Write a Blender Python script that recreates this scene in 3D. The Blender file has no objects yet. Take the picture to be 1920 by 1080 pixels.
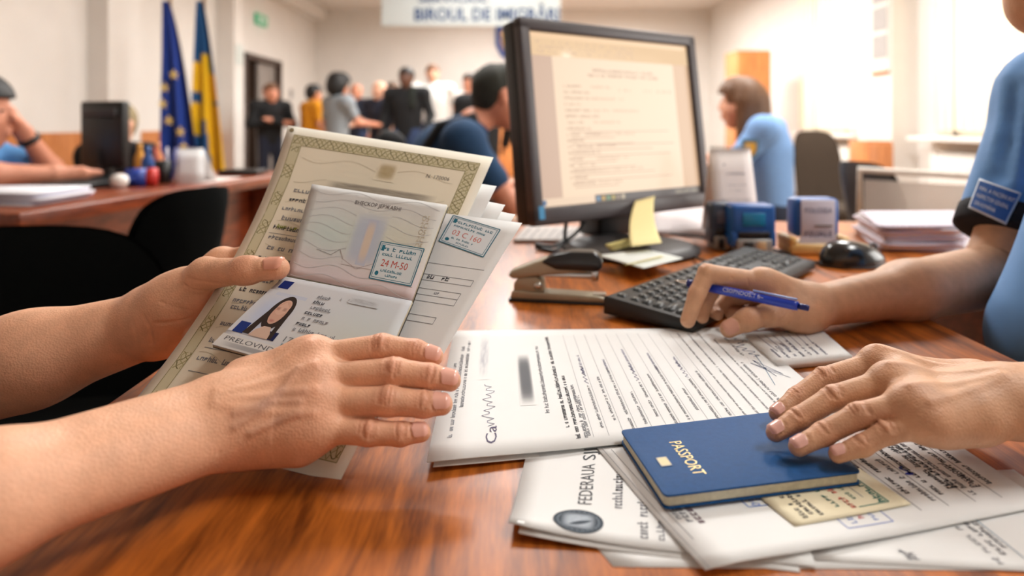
import bpy, bmesh, math, random
import numpy as np
from mathutils import Vector, Matrix
random.seed(7); RNG = np.random.RandomState(11)
SC = bpy.context.scene; COL = SC.collection
F = 1250.0; CAMZ = 0.97; HY = 234.0; DESK = 0.75

def P(x, y, d):                      # point at distance d in front of the lens seen at photo position x, y
    return Vector(((x-960)*d/F, d, CAMZ-(y-HY)*d/F))
def on(x, y, z=DESK):                # point on the horizontal plane z
    return P(x, y, (CAMZ-z)*F/(y-HY))
def lin(c):
    return tuple((v/12.92 if v <= .04045 else ((v+.055)/1.055)**2.4) for v in c)
def rgb(r, g, b): return lin((r/255., g/255., b/255.))
def V(*a): return Vector(a)

# ------------------------------------------------------------------ materials
MATS = {}
def nd(nt, t, **kw):
    n = nt.nodes.new(t)
    for k, v in kw.items(): setattr(n, k, v)
    return n
def mat(name, col=(.5,.5,.5), rough=.6, metal=0., noise=.08, scale=40., bump=0., bscale=200., attr=False, spec=.5,
        emit=None, estr=0., sss=0., trans=0., alpha=1., sheen=0., coat=0.):
    if name in MATS: return MATS[name]
    m = bpy.data.materials.new(name); m.use_nodes = True; nt = m.node_tree
    b = nt.nodes['Principled BSDF']
    tc = nd(nt, 'ShaderNodeTexCoord')
    nz = nd(nt, 'ShaderNodeTexNoise'); nz.inputs['Scale'].default_value = scale; nz.inputs['Detail'].default_value = 5
    nt.links.new(tc.outputs['Object'], nz.inputs['Vector'])
    mx = nd(nt, 'ShaderNodeMix', data_type='RGBA', blend_type='MULTIPLY')
    mx.inputs[0].default_value = 1.
    rp = nd(nt, 'ShaderNodeMapRange')
    rp.inputs['From Min'].default_value = .3; rp.inputs['From Max'].default_value = .7
    rp.inputs['To Min'].default_value = 1-noise; rp.inputs['To Max'].default_value = 1+noise*.6
    nt.links.new(nz.outputs['Fac'], rp.inputs['Value'])
    if attr:
        at = nd(nt, 'ShaderNodeAttribute', attribute_name='Col'); nt.links.new(at.outputs['Color'], mx.inputs[6])
    else:
        mx.inputs[6].default_value = (*col, 1)
    nt.links.new(rp.outputs['Result'], mx.inputs[7])
    nt.links.new(mx.outputs[2], b.inputs['Base Color'])
    b.inputs['Roughness'].default_value = rough; b.inputs['Metallic'].default_value = metal
    b.inputs['Specular IOR Level'].default_value = spec
    b.inputs['Alpha'].default_value = alpha
    if sheen: b.inputs['Sheen Weight'].default_value = sheen
    if coat: b.inputs['Coat Weight'].default_value = coat; b.inputs['Coat Roughness'].default_value = .15
    if sss:
        b.inputs['Subsurface Weight'].default_value = sss; b.inputs['Subsurface Radius'].default_value = (1., .35, .2)
        b.inputs['Subsurface Scale'].default_value = .006
    if trans: b.inputs['Transmission Weight'].default_value = trans
    if emit is not None:
        if emit == 'attr': nt.links.new(at.outputs['Color'], b.inputs['Emission Color'])
        else: b.inputs['Emission Color'].default_value = (*emit, 1)
        b.inputs['Emission Strength'].default_value = estr
    if bump:
        n2 = nd(nt, 'ShaderNodeTexNoise'); n2.inputs['Scale'].default_value = bscale; n2.inputs['Detail'].default_value = 4
        nt.links.new(tc.outputs['Object'], n2.inputs['Vector'])
        bp = nd(nt, 'ShaderNodeBump'); bp.inputs['Strength'].default_value = bump; bp.inputs['Distance'].default_value = .002
        nt.links.new(n2.outputs['Fac'], bp.inputs['Height']); nt.links.new(bp.outputs['Normal'], b.inputs['Normal'])
    MATS[name] = m
    return m

def wood_mat(name, c1, c2, rough=.3, scale=1., axis=1, coat=.3, spec=.5):
    if name in MATS: return MATS[name]
    m = bpy.data.materials.new(name); m.use_nodes = True; nt = m.node_tree; b = nt.nodes['Principled BSDF']
    tc = nd(nt, 'ShaderNodeTexCoord'); mp = nd(nt, 'ShaderNodeMapping')
    mp.inputs['Scale'].default_value = tuple((1.5 if i == axis else 14)*scale for i in range(3))
    nt.links.new(tc.outputs['Object'], mp.inputs['Vector'])
    n1 = nd(nt, 'ShaderNodeTexNoise'); n1.inputs['Scale'].default_value = 3.; n1.inputs['Detail'].default_value = 8; n1.inputs['Distortion'].default_value = .6
    n2 = nd(nt, 'ShaderNodeTexNoise'); n2.inputs['Scale'].default_value = 22.; n2.inputs['Detail'].default_value = 6
    nt.links.new(mp.outputs[0], n1.inputs['Vector']); nt.links.new(mp.outputs[0], n2.inputs['Vector'])
    ad = nd(nt, 'ShaderNodeMath', operation='MULTIPLY_ADD'); ad.inputs[1].default_value = .4
    nt.links.new(n2.outputs['Fac'], ad.inputs[0]); nt.links.new(n1.outputs['Fac'], ad.inputs[2])
    cr = nd(nt, 'ShaderNodeValToRGB'); cr.color_ramp.elements[0].position = .48; cr.color_ramp.elements[1].position = .9
    cr.color_ramp.elements[0].color = (*c1, 1); cr.color_ramp.elements[1].color = (*c2, 1)
    nt.links.new(ad.outputs[0], cr.inputs[0]); nt.links.new(cr.outputs[0], b.inputs['Base Color'])
    b.inputs['Roughness'].default_value = rough; b.inputs['Coat Weight'].default_value = coat; b.inputs['Coat Roughness'].default_value = .2
    b.inputs['Specular IOR Level'].default_value = spec
    bp = nd(nt, 'ShaderNodeBump'); bp.inputs['Strength'].default_value = .08; bp.inputs['Distance'].default_value = .001
    nt.links.new(ad.outputs[0], bp.inputs['Height']); nt.links.new(bp.outputs['Normal'], b.inputs['Normal'])
    MATS[name] = m
    return m

# ------------------------------------------------------------------ objects
LOC = {}
def setp(o, label=None, cat=None, group=None, kind=None):
    for k, v in (('label', label), ('category', cat), ('group', group), ('kind', kind)):
        if v: o[k] = v
    return o
def empty(name, loc, label, cat, group=None):
    o = bpy.data.objects.new(name, None); COL.objects.link(o); o.location = loc; o.empty_display_size = .05
    LOC[o.name] = Vector(loc)
    return setp(o, label, cat, group)
def world(o): return LOC[o.name]

class MB:
    def __init__(s): s.v = []; s.f = []; s.m = []; s.c = []; s.sm = []; s.mats = []
    def mi(s, m):
        if m not in s.mats: s.mats.append(m)
        return s.mats.index(m)
    def add(s, vs, fs, m, col=(1,1,1), smooth=False):
        n = len(s.v); s.v.extend([tuple(v) for v in vs])
        if callable(col): s.c.extend([col(i) for i in range(len(vs))])
        elif isinstance(col, (list, np.ndarray)): s.c.extend([tuple(c) for c in col])
        else: s.c.extend([col]*len(vs))
        k = s.mi(m)
        for f in fs: s.f.append(tuple(i+n for i in f)); s.m.append(k); s.sm.append(smooth)
        return s
    def bm(s, bm_, m, M=None, col=(1,1,1), smooth=False):
        bm_.verts.index_update()
        vs = [(M @ v.co if M is not None else v.co.copy()) for v in bm_.verts]
        fs = [[v.index for v in f.verts] for f in bm_.faces]; bm_.free()
        return s.add(vs, fs, m, col, smooth)
    def box(s, c, size, m, col=(1,1,1), R=None, bev=0., seg=2):
        b = bmesh.new(); bmesh.ops.create_cube(b, size=1.)
        for v in b.verts: v.co = Vector((v.co.x*size[0], v.co.y*size[1], v.co.z*size[2]))
        if bev: bmesh.ops.bevel(b, geom=list(b.edges), offset=min(bev, min(size)*.49), segments=seg, affect='EDGES', profile=.5)
        M = Matrix.Translation(c) @ (R.to_4x4() if R is not None else Matrix.Identity(4))
        return s.bm(b, m, M, col, smooth=bool(bev) and seg > 1)
    def prism(s, pts, z0, z1, m, col=(1,1,1), M=None, bev=0.):     # polygon in xy extruded along z
        b = bmesh.new(); vs = [b.verts.new((p[0], p[1], z0)) for p in pts]; f = b.faces.new(vs)
        r = bmesh.ops.extrude_face_region(b, geom=[f])
        for v in [g for g in r['geom'] if isinstance(g, bmesh.types.BMVert)]: v.co.z = z1
        bmesh.ops.recalc_face_normals(b, faces=list(b.faces))
        if len(pts) > 4: bmesh.ops.triangulate(b, faces=[f_ for f_ in b.faces if len(f_.verts) > 4])
        if bev: bmesh.ops.bevel(b, geom=[e for e in b.edges if len(e.link_faces) == 2 and e.calc_face_angle(0) > .15], offset=bev, segments=2, affect='EDGES', profile=.5)
        return s.bm(b, m, M, col, smooth=bool(bev))
    def tube(s, pts, r, m, col=(1,1,1), n=10, cap=True):
        pts = [Vector(p) for p in pts]; k = len(pts)
        rs = list(r) if isinstance(r, (list, tuple)) else [r]*k
        vs = []; fs = []; prev = None
        for i, p in enumerate(pts):
            t = (pts[min(i+1, k-1)]-pts[max(i-1, 0)]).normalized()
            if prev is None:
                a = t.orthogonal().normalized()
            else:
                a = (prev - t*prev.dot(t)).normalized()
            prev = a; b = t.cross(a)
            for j in range(n):
                q = 2*math.pi*j/n; vs.append(p + (a*math.cos(q)+b*math.sin(q))*rs[i])
        for i in range(k-1):
            for j in range(n):
                fs.append((i*n+j, i*n+(j+1) % n, (i+1)*n+(j+1) % n, (i+1)*n+j))
        if cap: fs.append(tuple(range(n-1, -1, -1))); fs.append(tuple(range((k-1)*n, k*n)))
        return s.add(vs, fs, m, col, True)
    def lathe(s, prof, c, m, col=(1,1,1), n=24, R=None, sx=1., sy=1.):   # prof: (r, z)
        vs = []; fs = []; k = len(prof)
        for r, z in prof:
            for j in range(n):
                q = 2*math.pi*j/n; p = Vector((r*math.cos(q)*sx, r*math.sin(q)*sy, z))
                vs.append(Vector(c) + (R @ p if R is not None else p))
        for i in range(k-1):
            for j in range(n):
                fs.append((i*n+j, i*n+(j+1) % n, (i+1)*n+(j+1) % n, (i+1)*n+j))
        fs.append(tuple(range(n-1, -1, -1))); fs.append(tuple(range((k-1)*n, k*n)))
        return s.add(vs, fs, m, col, True)
    def grid(s, fn, nu, nv, m, col=(1,1,1), smooth=True, fcol=None):
        vs = []; cs = []
        for j in range(nv+1):
            for i in range(nu+1):
                vs.append(fn(i/nu, j/nv)); cs.append(fcol(i/nu, j/nv) if fcol else col)
        fs = [(j*(nu+1)+i, j*(nu+1)+i+1, (j+1)*(nu+1)+i+1, (j+1)*(nu+1)+i) for j in range(nv) for i in range(nu)]
        return s.add(vs, fs, m, cs, smooth)
    def build(s, name, parent=None, origin=None, **kw):
        me = bpy.data.meshes.new(name)
        if parent is not None: o0 = world(parent)
        elif origin is not None: o0 = Vector(origin)
        else:
            a = np.array(s.v); o0 = Vector((float((a[:,0].min()+a[:,0].max())/2), float((a[:,1].min()+a[:,1].max())/2), float(a[:,2].min())))
        a = np.array(s.v, dtype=float) - np.array(o0)
        me.from_pydata(a.tolist(), [], s.f)
        me.polygons.foreach_set('material_index', s.m); me.polygons.foreach_set('use_smooth', s.sm)
        for m in s.mats: me.materials.append(m)
        ca = me.color_attributes.new('Col', 'FLOAT_COLOR', 'POINT')
        cc = np.ones((len(s.v), 4), dtype=np.float32); cc[:, :3] = np.array(s.c, dtype=np.float32).reshape(-1, 3)
        ca.data.foreach_set('color', cc.ravel())
        me.update()
        o = bpy.data.objects.new(name, me); COL.objects.link(o)
        if parent is not None: o.parent = parent
        else: o.location = o0
        LOC[o.name] = Vector(o0)
        return setp(o, **kw)

def copy_thing(root, loc, **kw):
    r = root.copy(); COL.objects.link(r); r.location = loc; LOC[r.name] = Vector(loc); setp(r, **kw)
    for ch in root.children:
        c = ch.copy(); COL.objects.link(c); c.parent = r
    return r

def text2d(s, bold=0.):
    cu = bpy.data.curves.new('t', 'FONT'); cu.body = s; cu.resolution_u = 2; cu.size = 1.; cu.offset = bold
    ob = bpy.data.objects.new('t', cu); COL.objects.link(ob)
    me = ob.to_mesh(); vs = [(v.co.x, v.co.y) for v in me.vertices]; fs = [tuple(p.vertices) for p in me.polygons]
    ob.to_mesh_clear(); bpy.data.objects.remove(ob); bpy.data.curves.remove(cu)
    return vs, fs

PAPER = mat('printed_paper', attr=True, rough=.75, noise=.012, scale=30, spec=.25)

class Sheet:
    """A sheet of paper: rows = [(left, right), ...] from its own top to its bottom, in reading orientation."""
    def __init__(s, rows, th=.0004, col=(.80,.80,.79), n=12, sag=None, fcol=None, m=None):
        s.rows = [(Vector(a), Vector(b)) for a, b in rows]; s.sag = sag; s.th = th; s.b = MB(); s.lift = .00018; s.m = m or PAPER
        s.W = (s.pos(1, .5)-s.pos(0, .5)).length; s.H = (s.pos(.5, 0)-s.pos(.5, .5)).length+(s.pos(.5, .5)-s.pos(.5, 1)).length
        nu = nv = n; vs = []; cs = []
        for lay in (0, 1):
            for j in range(nv+1):
                for i in range(nu+1):
                    u, v = i/nu, j/nv; vs.append(s.pos(u, v)-s.nrm(u, v)*(th*lay)); cs.append(fcol(u, v) if fcol else col)
        k = (nu+1)*(nv+1); fs = []
        for j in range(nv):
            for i in range(nu):
                a = j*(nu+1)+i; q = (a, a+1, a+nu+2, a+nu+1); fs.append(q[::-1]); fs.append(tuple(x+k for x in q))
        for i in range(nu):
            fs.append((i, i+1, i+1+k, i+k)); a = nv*(nu+1)+i; fs.append((a+1, a, a+k, a+1+k))
        for j in range(nv):
            a = j*(nu+1); fs.append((a+nu+1, a, a+k, a+nu+1+k)); a += nu; fs.append((a, a+nu+1, a+nu+1+k, a+k))
        s.b.add(vs, fs, s.m, cs, True)
    def pos(s, u, v):
        R = s.rows
        if len(R) == 2: a = R[0][0].lerp(R[1][0], v); b = R[0][1].lerp(R[1][1], v)
        else:
            w = (2*(v-.5)*(v-1), -4*v*(v-1), 2*v*(v-.5))
            a = sum((R[i][0]*w[i] for i in range(3)), Vector()); b = sum((R[i][1]*w[i] for i in range(3)), Vector())
        p = a.lerp(b, u)
        if s.sag: p = p + s.sag(u, v)
        return p
    def nrm(s, u, v):
        e = .01; du = s.pos(u+e, v)-s.pos(u-e, v); dv = s.pos(u, v+e)-s.pos(u, v-e)
        return du.cross(-dv).normalized()
    def put(s, uv, fs, col, cs=None, lift=None):
        L = lift or s.lift
        s.b.add([s.pos(u, v)+s.nrm(u, v)*L for u, v in uv], fs, s.m, cs if cs is not None else col)
    def layer(s): s.lift += .00006
    def fill(s, u0, v0, u1, v1, col, n=1):
        uv = [(u0+(u1-u0)*i/n, v0+(v1-v0)*j/n) for j in range(n+1) for i in range(n+1)]
        s.put(uv, [(j*(n+1)+i, (j+1)*(n+1)+i, (j+1)*(n+1)+i+1, j*(n+1)+i+1) for j in range(n) for i in range(n)], col)
    def line(s, u0, v0, u1, v1, w, col, n=6):
        a = Vector((u0*s.W, v0*s.H)); b = Vector((u1*s.W, v1*s.H)); t = (b-a)
        if t.length < 1e-9: return
        nn = Vector((-t.y, t.x)).normalized()*w/2; uv = []
        for i in range(n+1):
            p = a+t*(i/n)
            for q in (p+nn, p-nn): uv.append((q.x/s.W, q.y/s.H))
        s.put(uv, [(2*i, 2*i+2, 2*i+3, 2*i+1) for i in range(n)], col)
    def poly(s, pts, w, col):
        for a, b in zip(pts, pts[1:]): s.line(a[0], a[1], b[0], b[1], w, col, 1)
    def rect(s, u0, v0, u1, v1, w, col):
        s.line(u0, v0, u1, v0, w, col); s.line(u0, v1, u1, v1, w, col); s.line(u0, v0, u0, v1, w, col); s.line(u1, v0, u1, v1, w, col)
    def text(s, t, u, v, h, col, wid=None, rot=0.):
        """baseline left at (u, v), cap height h metres, optional width in u"""
        vs, fs = text2d(t)
        if not vs: return
        xs = [a for a, b in vs]; x0, x1 = min(xs), max(xs); k = h/.72
        kx = (wid*s.W/(x1-x0)) if wid else k
        c, sn = math.cos(rot), math.sin(rot); uv = []
        for a, b in vs:
            X = (a-x0)*kx; Y = b*k; uv.append((u+(X*c-Y*sn)/s.W, v-(X*sn+Y*c)/s.H))
        s.put(uv, fs, col)
    def scrib(s, u0, u1, v, h, col, seed=0, dens=.75, gap=.14):
        """a row of unreadable small print"""
        r = random.Random(seed); x = u0*s.W; hh = h
        while x < u1*s.W-h*.6:
            if r.random() < gap: x += h*.75; continue
            w = h*dens*(.6+.4*r.random()); kind = r.randint(0, 4); t = h*.2
            def q(a, b, c, d): s.put([(a/s.W, v-b/s.H), (c/s.W, v-b/s.H), (c/s.W, v-d/s.H), (a/s.W, v-d/s.H)], [(0, 1, 2, 3)], col)
            top = hh if r.random() < .25 else hh*.7
            q(x, 0, x+t, top)
            if kind in (0, 2): q(x+w-t, 0, x+w, hh*.7)
            if kind in (0, 1, 4): q(x, hh*.7-t, x+w, hh*.7)
            if kind in (1, 2, 3): q(x, 0, x+w, t)
            if kind == 4: q(x, hh*.3, x+w*.8, hh*.3+t)
            x += w+h*.16
    def blur(s, u0, v0, u1, v1, col, base, n=10, k=1., p=2., noise=0., seed=0):
        """soft-edged smudge"""
        r = random.Random(seed); uv = []; cs = []; rn = [[1-noise*r.random() for _ in range(n+1)] for _ in range(n+1)]
        for j in range(n+1):
            for i in range(n+1):
                a, b = i/n, j/n; uv.append((u0+(u1-u0)*a, v0+(v1-v0)*b))
                e = (max(0, 1-abs(2*a-1)**p)*max(0, 1-abs(2*b-1)**p)); e = (e*e*(3-2*e))*k*rn[j][i]
                bb = base(uv[-1][0], uv[-1][1]) if callable(base) else base
                cs.append(tuple(x*(1-e)+y*e for x, y in zip(bb, col)))
        s.put(uv, [(j*(n+1)+i, (j+1)*(n+1)+i, (j+1)*(n+1)+i+1, j*(n+1)+i+1) for j in range(n) for i in range(n)], col, cs)
    def ell(s, u, v, ru, rv, col, n=28, inner=None):
        uv = [(u+ru*math.cos(2*math.pi*i/n), v+rv*math.sin(2*math.pi*i/n)) for i in range(n)]
        if inner is None: s.put(uv, [tuple(range(n))], col)
        else:
            uv += [(u+ru*inner*math.cos(2*math.pi*i/n), v+rv*inner*math.sin(2*math.pi*i/n)) for i in range(n)]
            s.put(uv, [(i, (i+1) % n, n+(i+1) % n, n+i) for i in range(n)], col)
    def build(s, name, label, cat, group=None, **kw): return s.b.build(name, label=label, cat=cat, group=group, **kw)

# ------------------------------------------------------------------ organic surfaces
class Field:
    """rounded limbs blended into one skin"""
    def __init__(s, lo, hi, vox):
        s.vox = vox; s.lo = np.array(lo, float)-4*vox; n = np.ceil((np.array(hi, float)+4*vox-s.lo)/vox).astype(int)+1
        s.n = n; s.F = np.full(n, 1., np.float32)
        s.ax = [s.lo[i]+vox*np.arange(n[i]) for i in range(3)]
    def sl(s, lo, hi):
        a = np.maximum(np.floor((np.array(lo)-s.lo)/s.vox).astype(int), 0); b = np.minimum(np.ceil((np.array(hi)-s.lo)/s.vox).astype(int)+1, s.n)
        return tuple(slice(int(a[i]), int(max(b[i], a[i]))) for i in range(3))
    def pts(s, sl): return np.meshgrid(s.ax[0][sl[0]], s.ax[1][sl[1]], s.ax[2][sl[2]], indexing='ij')
    @staticmethod
    def dist(X, Y, Z, a, b, ra, rb, flat=None):
        a = np.array(a, float); b = np.array(b, float); d = b-a; L2 = max(d@d, 1e-12)
        px, py, pz = X-a[0], Y-a[1], Z-a[2]
        t = np.clip((px*d[0]+py*d[1]+pz*d[2])/L2, 0, 1)
        px = px-t*d[0]; py = py-t*d[1]; pz = pz-t*d[2]
        if flat is not None:
            n, k = flat; n = np.array(n, float); n = n/np.linalg.norm(n); q = (px*n[0]+py*n[1]+pz*n[2])*(1./k-1.)
            px = px+n[0]*q; py = py+n[1]*q; pz = pz+n[2]*q
        return np.sqrt(px*px+py*py+pz*pz)-(ra+(rb-ra)*t), t
    @staticmethod
    def smin(A, B, k):
        h = np.clip(.5+.5*(B-A)/k, 0, 1); return B*(1-h)+A*h-k*h*(1-h)
    def cap(s, a, b, ra, rb, k=.01, flat=None):
        m = max(ra, rb)*(max(1., flat[1]) if flat else 1.)+k+3*s.vox
        a_, b_ = np.array(a, float), np.array(b, float)
        sl = s.sl(np.minimum(a_, b_)-m, np.maximum(a_, b_)+m)
        X, Y, Z = s.pts(sl)
        if X.size == 0: return
        d, _ = s.dist(X, Y, Z, a, b, ra, rb, flat)
        s.F[sl] = s.smin(s.F[sl], d, max(k, 1e-5))
    def chain(s, pts, rs, kroot, kself=.004, ktip=.001, rootlen=.028):
        """one finger blended within itself, then joined to the palm only near its root"""
        m = max(rs)+max(kroot, kself)+3*s.vox; A = np.array(pts, float)
        sl = s.sl(A.min(0)-m, A.max(0)+m); X, Y, Z = s.pts(sl)
        if X.size == 0: return
        G = None
        for i in range(len(pts)-1):
            d, _ = s.dist(X, Y, Z, pts[i], pts[i+1], rs[i], rs[i+1])
            G = d if G is None else s.smin(G, d, kself)
        q = np.sqrt((X-A[0][0])**2+(Y-A[0][1])**2+(Z-A[0][2])**2); w = np.clip(1-q/rootlen, 0, 1); w = w*w*(3-2*w)
        s.F[sl] = s.smin(s.F[sl], G, ktip+(kroot-ktip)*w)
    def groove(s, pts, r, depth):
        """crease (depth>0) or ridge (depth<0) along a polyline"""
        A = np.array(pts, float); m = 3*r
        sl = s.sl(A.min(0)-m, A.max(0)+m); X, Y, Z = s.pts(sl)
        if X.size == 0: return
        D = None
        for a, b in zip(pts, pts[1:]):
            d, _ = s.dist(X, Y, Z, a, b, 0, 0); D = d if D is None else np.minimum(D, d)
        s.F[sl] = s.F[sl]+depth*np.exp(-(D/r)**2)
    def val(s, p):
        i = np.clip(np.round((np.array(p, float)-s.lo)/s.vox).astype(int), 0, s.n-1); return float(s.F[i[0], i[1], i[2]])
    def skin(s, p, d, reach=.03):
        """slide p along +-d onto the surface"""
        p = Vector(p); d = Vector(d).normalized(); h = s.vox*.5; inside = s.val(p) < 0; k = int(reach/h)
        for i in range(k):
            q = p+d*(h*i if inside else -h*i)
            if (s.val(q) < 0) != inside: return q
        return p
    def cut(s, fn):       # keep the part where fn < 0
        X, Y, Z = s.pts((slice(None),)*3); s.F = np.maximum(s.F, fn(X, Y, Z)).astype(np.float32)
    def mesh(s, smooth=1):
        Fv = s.F; n = np.array(Fv.shape)-1; ins = Fv < 0
        cnt = np.zeros(n, np.int16)
        for dx in (0, 1):
            for dy in (0, 1):
                for dz in (0, 1): cnt += ins[dx:dx+n[0], dy:dy+n[1], dz:dz+n[2]]
        act = (cnt > 0) & (cnt < 8); idx = np.argwhere(act); N = len(idx)
        idm = np.full(n, -1, np.int32); idm[act] = np.arange(N)
        acc = np.zeros((N, 3)); c = np.zeros(N)
        co = [(0,0,0),(1,0,0),(0,1,0),(1,1,0),(0,0,1),(1,0,1),(0,1,1),(1,1,1)]
        vals = [Fv[idx[:,0]+a, idx[:,1]+b, idx[:,2]+d].astype(float) for a, b, d in co]
        for i in range(8):
            for j in range(i+1, 8):
                if sum(abs(co[i][q]-co[j][q]) for q in range(3)) != 1: continue
                a, b = vals[i], vals[j]; k = (a < 0) != (b < 0)
                t = np.where(k, a/np.where(k, a-b, 1), 0)
                p = np.array(co[i], float)[None]+t[:, None]*(np.array(co[j], float)-np.array(co[i], float))[None]
                acc[k] += p[k]; c[k] += 1
        ver = (idx+acc/c[:, None])*s.vox+s.lo
        quads = []
        for axis in range(3):
            o1, o2 = [q for q in range(3) if q != axis]
            sa = [slice(None)]*3; sb = [slice(None)]*3; sa[axis] = slice(0, -1); sb[axis] = slice(1, None)
            A, B = ins[tuple(sa)], ins[tuple(sb)]
            e = np.argwhere(A != B)
            ok = (e[:, o1] > 0) & (e[:, o2] > 0) & (e[:, o1] < n[o1]) & (e[:, o2] < n[o2]); e = e[ok]
            if len(e) == 0: continue
            def cell(d1, d2):
                q = e.copy(); q[:, o1] += d1; q[:, o2] += d2; return idm[q[:,0], q[:,1], q[:,2]]
            Q = np.stack([cell(-1,-1), cell(0,-1), cell(0,0), cell(-1,0)], 1)
            fl = A[e[:,0], e[:,1], e[:,2]]
            if axis == 1: fl = ~fl
            Q[~fl] = Q[~fl][:, ::-1]
            quads.append(Q)
        Q = np.concatenate(quads)
        for _ in range(smooth):
            sm = np.zeros_like(ver); ct = np.zeros(N)
            for a, b in ((0,1),(1,2),(2,3),(3,0)):
                np.add.at(sm, Q[:,a], ver[Q[:,b]]); np.add.at(ct, Q[:,a], 1); np.add.at(sm, Q[:,b], ver[Q[:,a]]); np.add.at(ct, Q[:,b], 1)
            ver = ver*.5+.5*sm/ct[:, None]
        for _ in range(2 if smooth else 0):          # back onto the exact surface, so creases stay crisp
            def S(p):
                g = (p-s.lo)/s.vox; i = np.clip(np.floor(g).astype(int), 0, n-1); t = g-i; r = 0
                for a in (0, 1):
                    for b in (0, 1):
                        for c_ in (0, 1):
                            r = r+Fv[i[:,0]+a, i[:,1]+b, i[:,2]+c_]*(t[:,0] if a else 1-t[:,0])*(t[:,1] if b else 1-t[:,1])*(t[:,2] if c_ else 1-t[:,2])
                return r
            h = s.vox*.5; f0 = S(ver); G = np.stack([(S(ver+np.eye(3)[a]*h)-S(ver-np.eye(3)[a]*h))/(2*h) for a in range(3)], 1)
            st_ = -G*(f0/np.maximum((G*G).sum(1), .05))[:, None]; L = np.linalg.norm(st_, axis=1); st_ *= np.minimum(1, .6*s.vox/np.maximum(L, 1e-9))[:, None]
            ver = ver+st_*.85
        return ver, Q

def field_for(caps, vox):
    lo = np.min([np.minimum(c[0], c[1])-max(c[2], c[3])*(max(1, c[5][1]) if len(c) > 5 and c[5] else 1) for c in caps], 0)
    hi = np.max([np.maximum(c[0], c[1])+max(c[2], c[3])*(max(1, c[5][1]) if len(c) > 5 and c[5] else 1) for c in caps], 0)
    f = Field(lo-.01, hi+.01, vox)
    for c in caps: f.cap(*c)
    return f
def add_field(mb, f, m, col=(1,1,1), smooth=1):
    v, q = f.mesh(smooth); mb.add(v.tolist(), q.tolist(), m, col if not callable(col) else [tuple(c) for c in col(v)], True)
EXPO=.68
SKYC=(1.,.92,.80); SKYS=.75
WINE=14; WINC=(1.,.88,.70); NEARE=44
LAMPS=4.; LAMPE=24; NEARK=1.15; FARK=2.1
DESK1=rgb(106,50,8); DESK2=rgb(196,110,38)
SCRE=.58
SK1=rgb(234,180,146); BL1=rgb(208,124,102); SK2=rgb(212,166,132); BL2=rgb(194,124,98); UNIC=rgb(92,146,206)
# ================================================================== camera, room, light
cam = bpy.data.cameras.new('camera'); co = bpy.data.objects.new('camera', cam); COL.objects.link(co)
co.location = (0, 0, CAMZ); co.rotation_euler = (math.pi/2, 0, 0)
cam.sensor_width = 36.; cam.lens = F/1920*36; cam.shift_y = -(540-HY)/1920; cam.clip_start = .02
cam.dof.use_dof = True; cam.dof.focus_distance = .50; cam.dof.aperture_fstop = 4.0
SC.camera = co
SC.view_settings.view_transform = 'Standard'; SC.view_settings.look = 'None'; SC.view_settings.gamma = 1.; SC.view_settings.exposure = EXPO
SC.view_settings.use_curve_mapping = False
SC.cycles.use_denoising = True; SC.cycles.max_bounces = 8; SC.cycles.diffuse_bounces = 4; SC.cycles.transparent_max_bounces = 12
SC.cycles.caustics_reflective = False; SC.cycles.caustics_refractive = False; SC.cycles.sample_clamp_indirect = 6.
w = bpy.data.worlds.new('world'); SC.world = w; w.use_nodes = True
bg = w.node_tree.nodes['Background']; bg.inputs[0].default_value = (*SKYC, 1); bg.inputs[1].default_value = SKYS

WALL = mat('wall_paint', rgb(226,222,217), rough=.85, noise=.03, scale=3, bump=.05, bscale=60)
CEIL = mat('ceiling_paint', rgb(228,222,216), rough=.9, noise=.02, scale=2)
FLOOR = wood_mat('laminate_floor', rgb(118,92,70), rgb(160,130,100), rough=.45, scale=.6)
TRIM = mat('white_trim', rgb(235,232,226), rough=.5, noise=.02)
ORANGE = wood_mat('light_cabinet_wood', rgb(176,104,52), rgb(214,140,80), rough=.45, axis=2)
REDWOOD = wood_mat('red_brown_desk_wood', rgb(92,36,17), rgb(150,70,36), rough=.3, coat=.4)
DESKW = wood_mat('glossy_orange_brown_wood', DESK1, DESK2, rough=.42, coat=.08, scale=1.6, axis=1, spec=.35)
BLACK = mat('black_plastic', rgb(20,21,22), rough=.42, noise=.1)
DKGREY = mat('dark_grey_plastic', rgb(58,56,57), rough=.5, noise=.06)
BLKFAB = mat('black_fabric', rgb(9,11,11), rough=1., noise=.25, scale=300, bump=.3, bscale=900, spec=.1)
METAL = mat('steel', rgb(190,190,188), rough=.25, metal=1., noise=.05)
XL, XR, YB, YN, ZC = -4., 4., 13.5, -3., 3.06
def st(mb, name, **kw): return mb.build(name, kind='structure', **kw)
st(MB().box((0,(YB+YN)/2,-.05), (XR-XL+.6,YB-YN+.6,.1), FLOOR), 'floor')
st(MB().box((0,(YB+YN)/2,ZC+.3), (XR-XL+.6,YB-YN+.6,.1), CEIL), 'ceiling')
st(MB().box((0,YB+.1,ZC/2+.13), (XR-XL,.2,ZC+.24), WALL), 'wall_back')
st(MB().box((0,YN-.1,ZC/2+.13), (XR-XL,.2,ZC+.24), WALL), 'wall_front')
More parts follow.
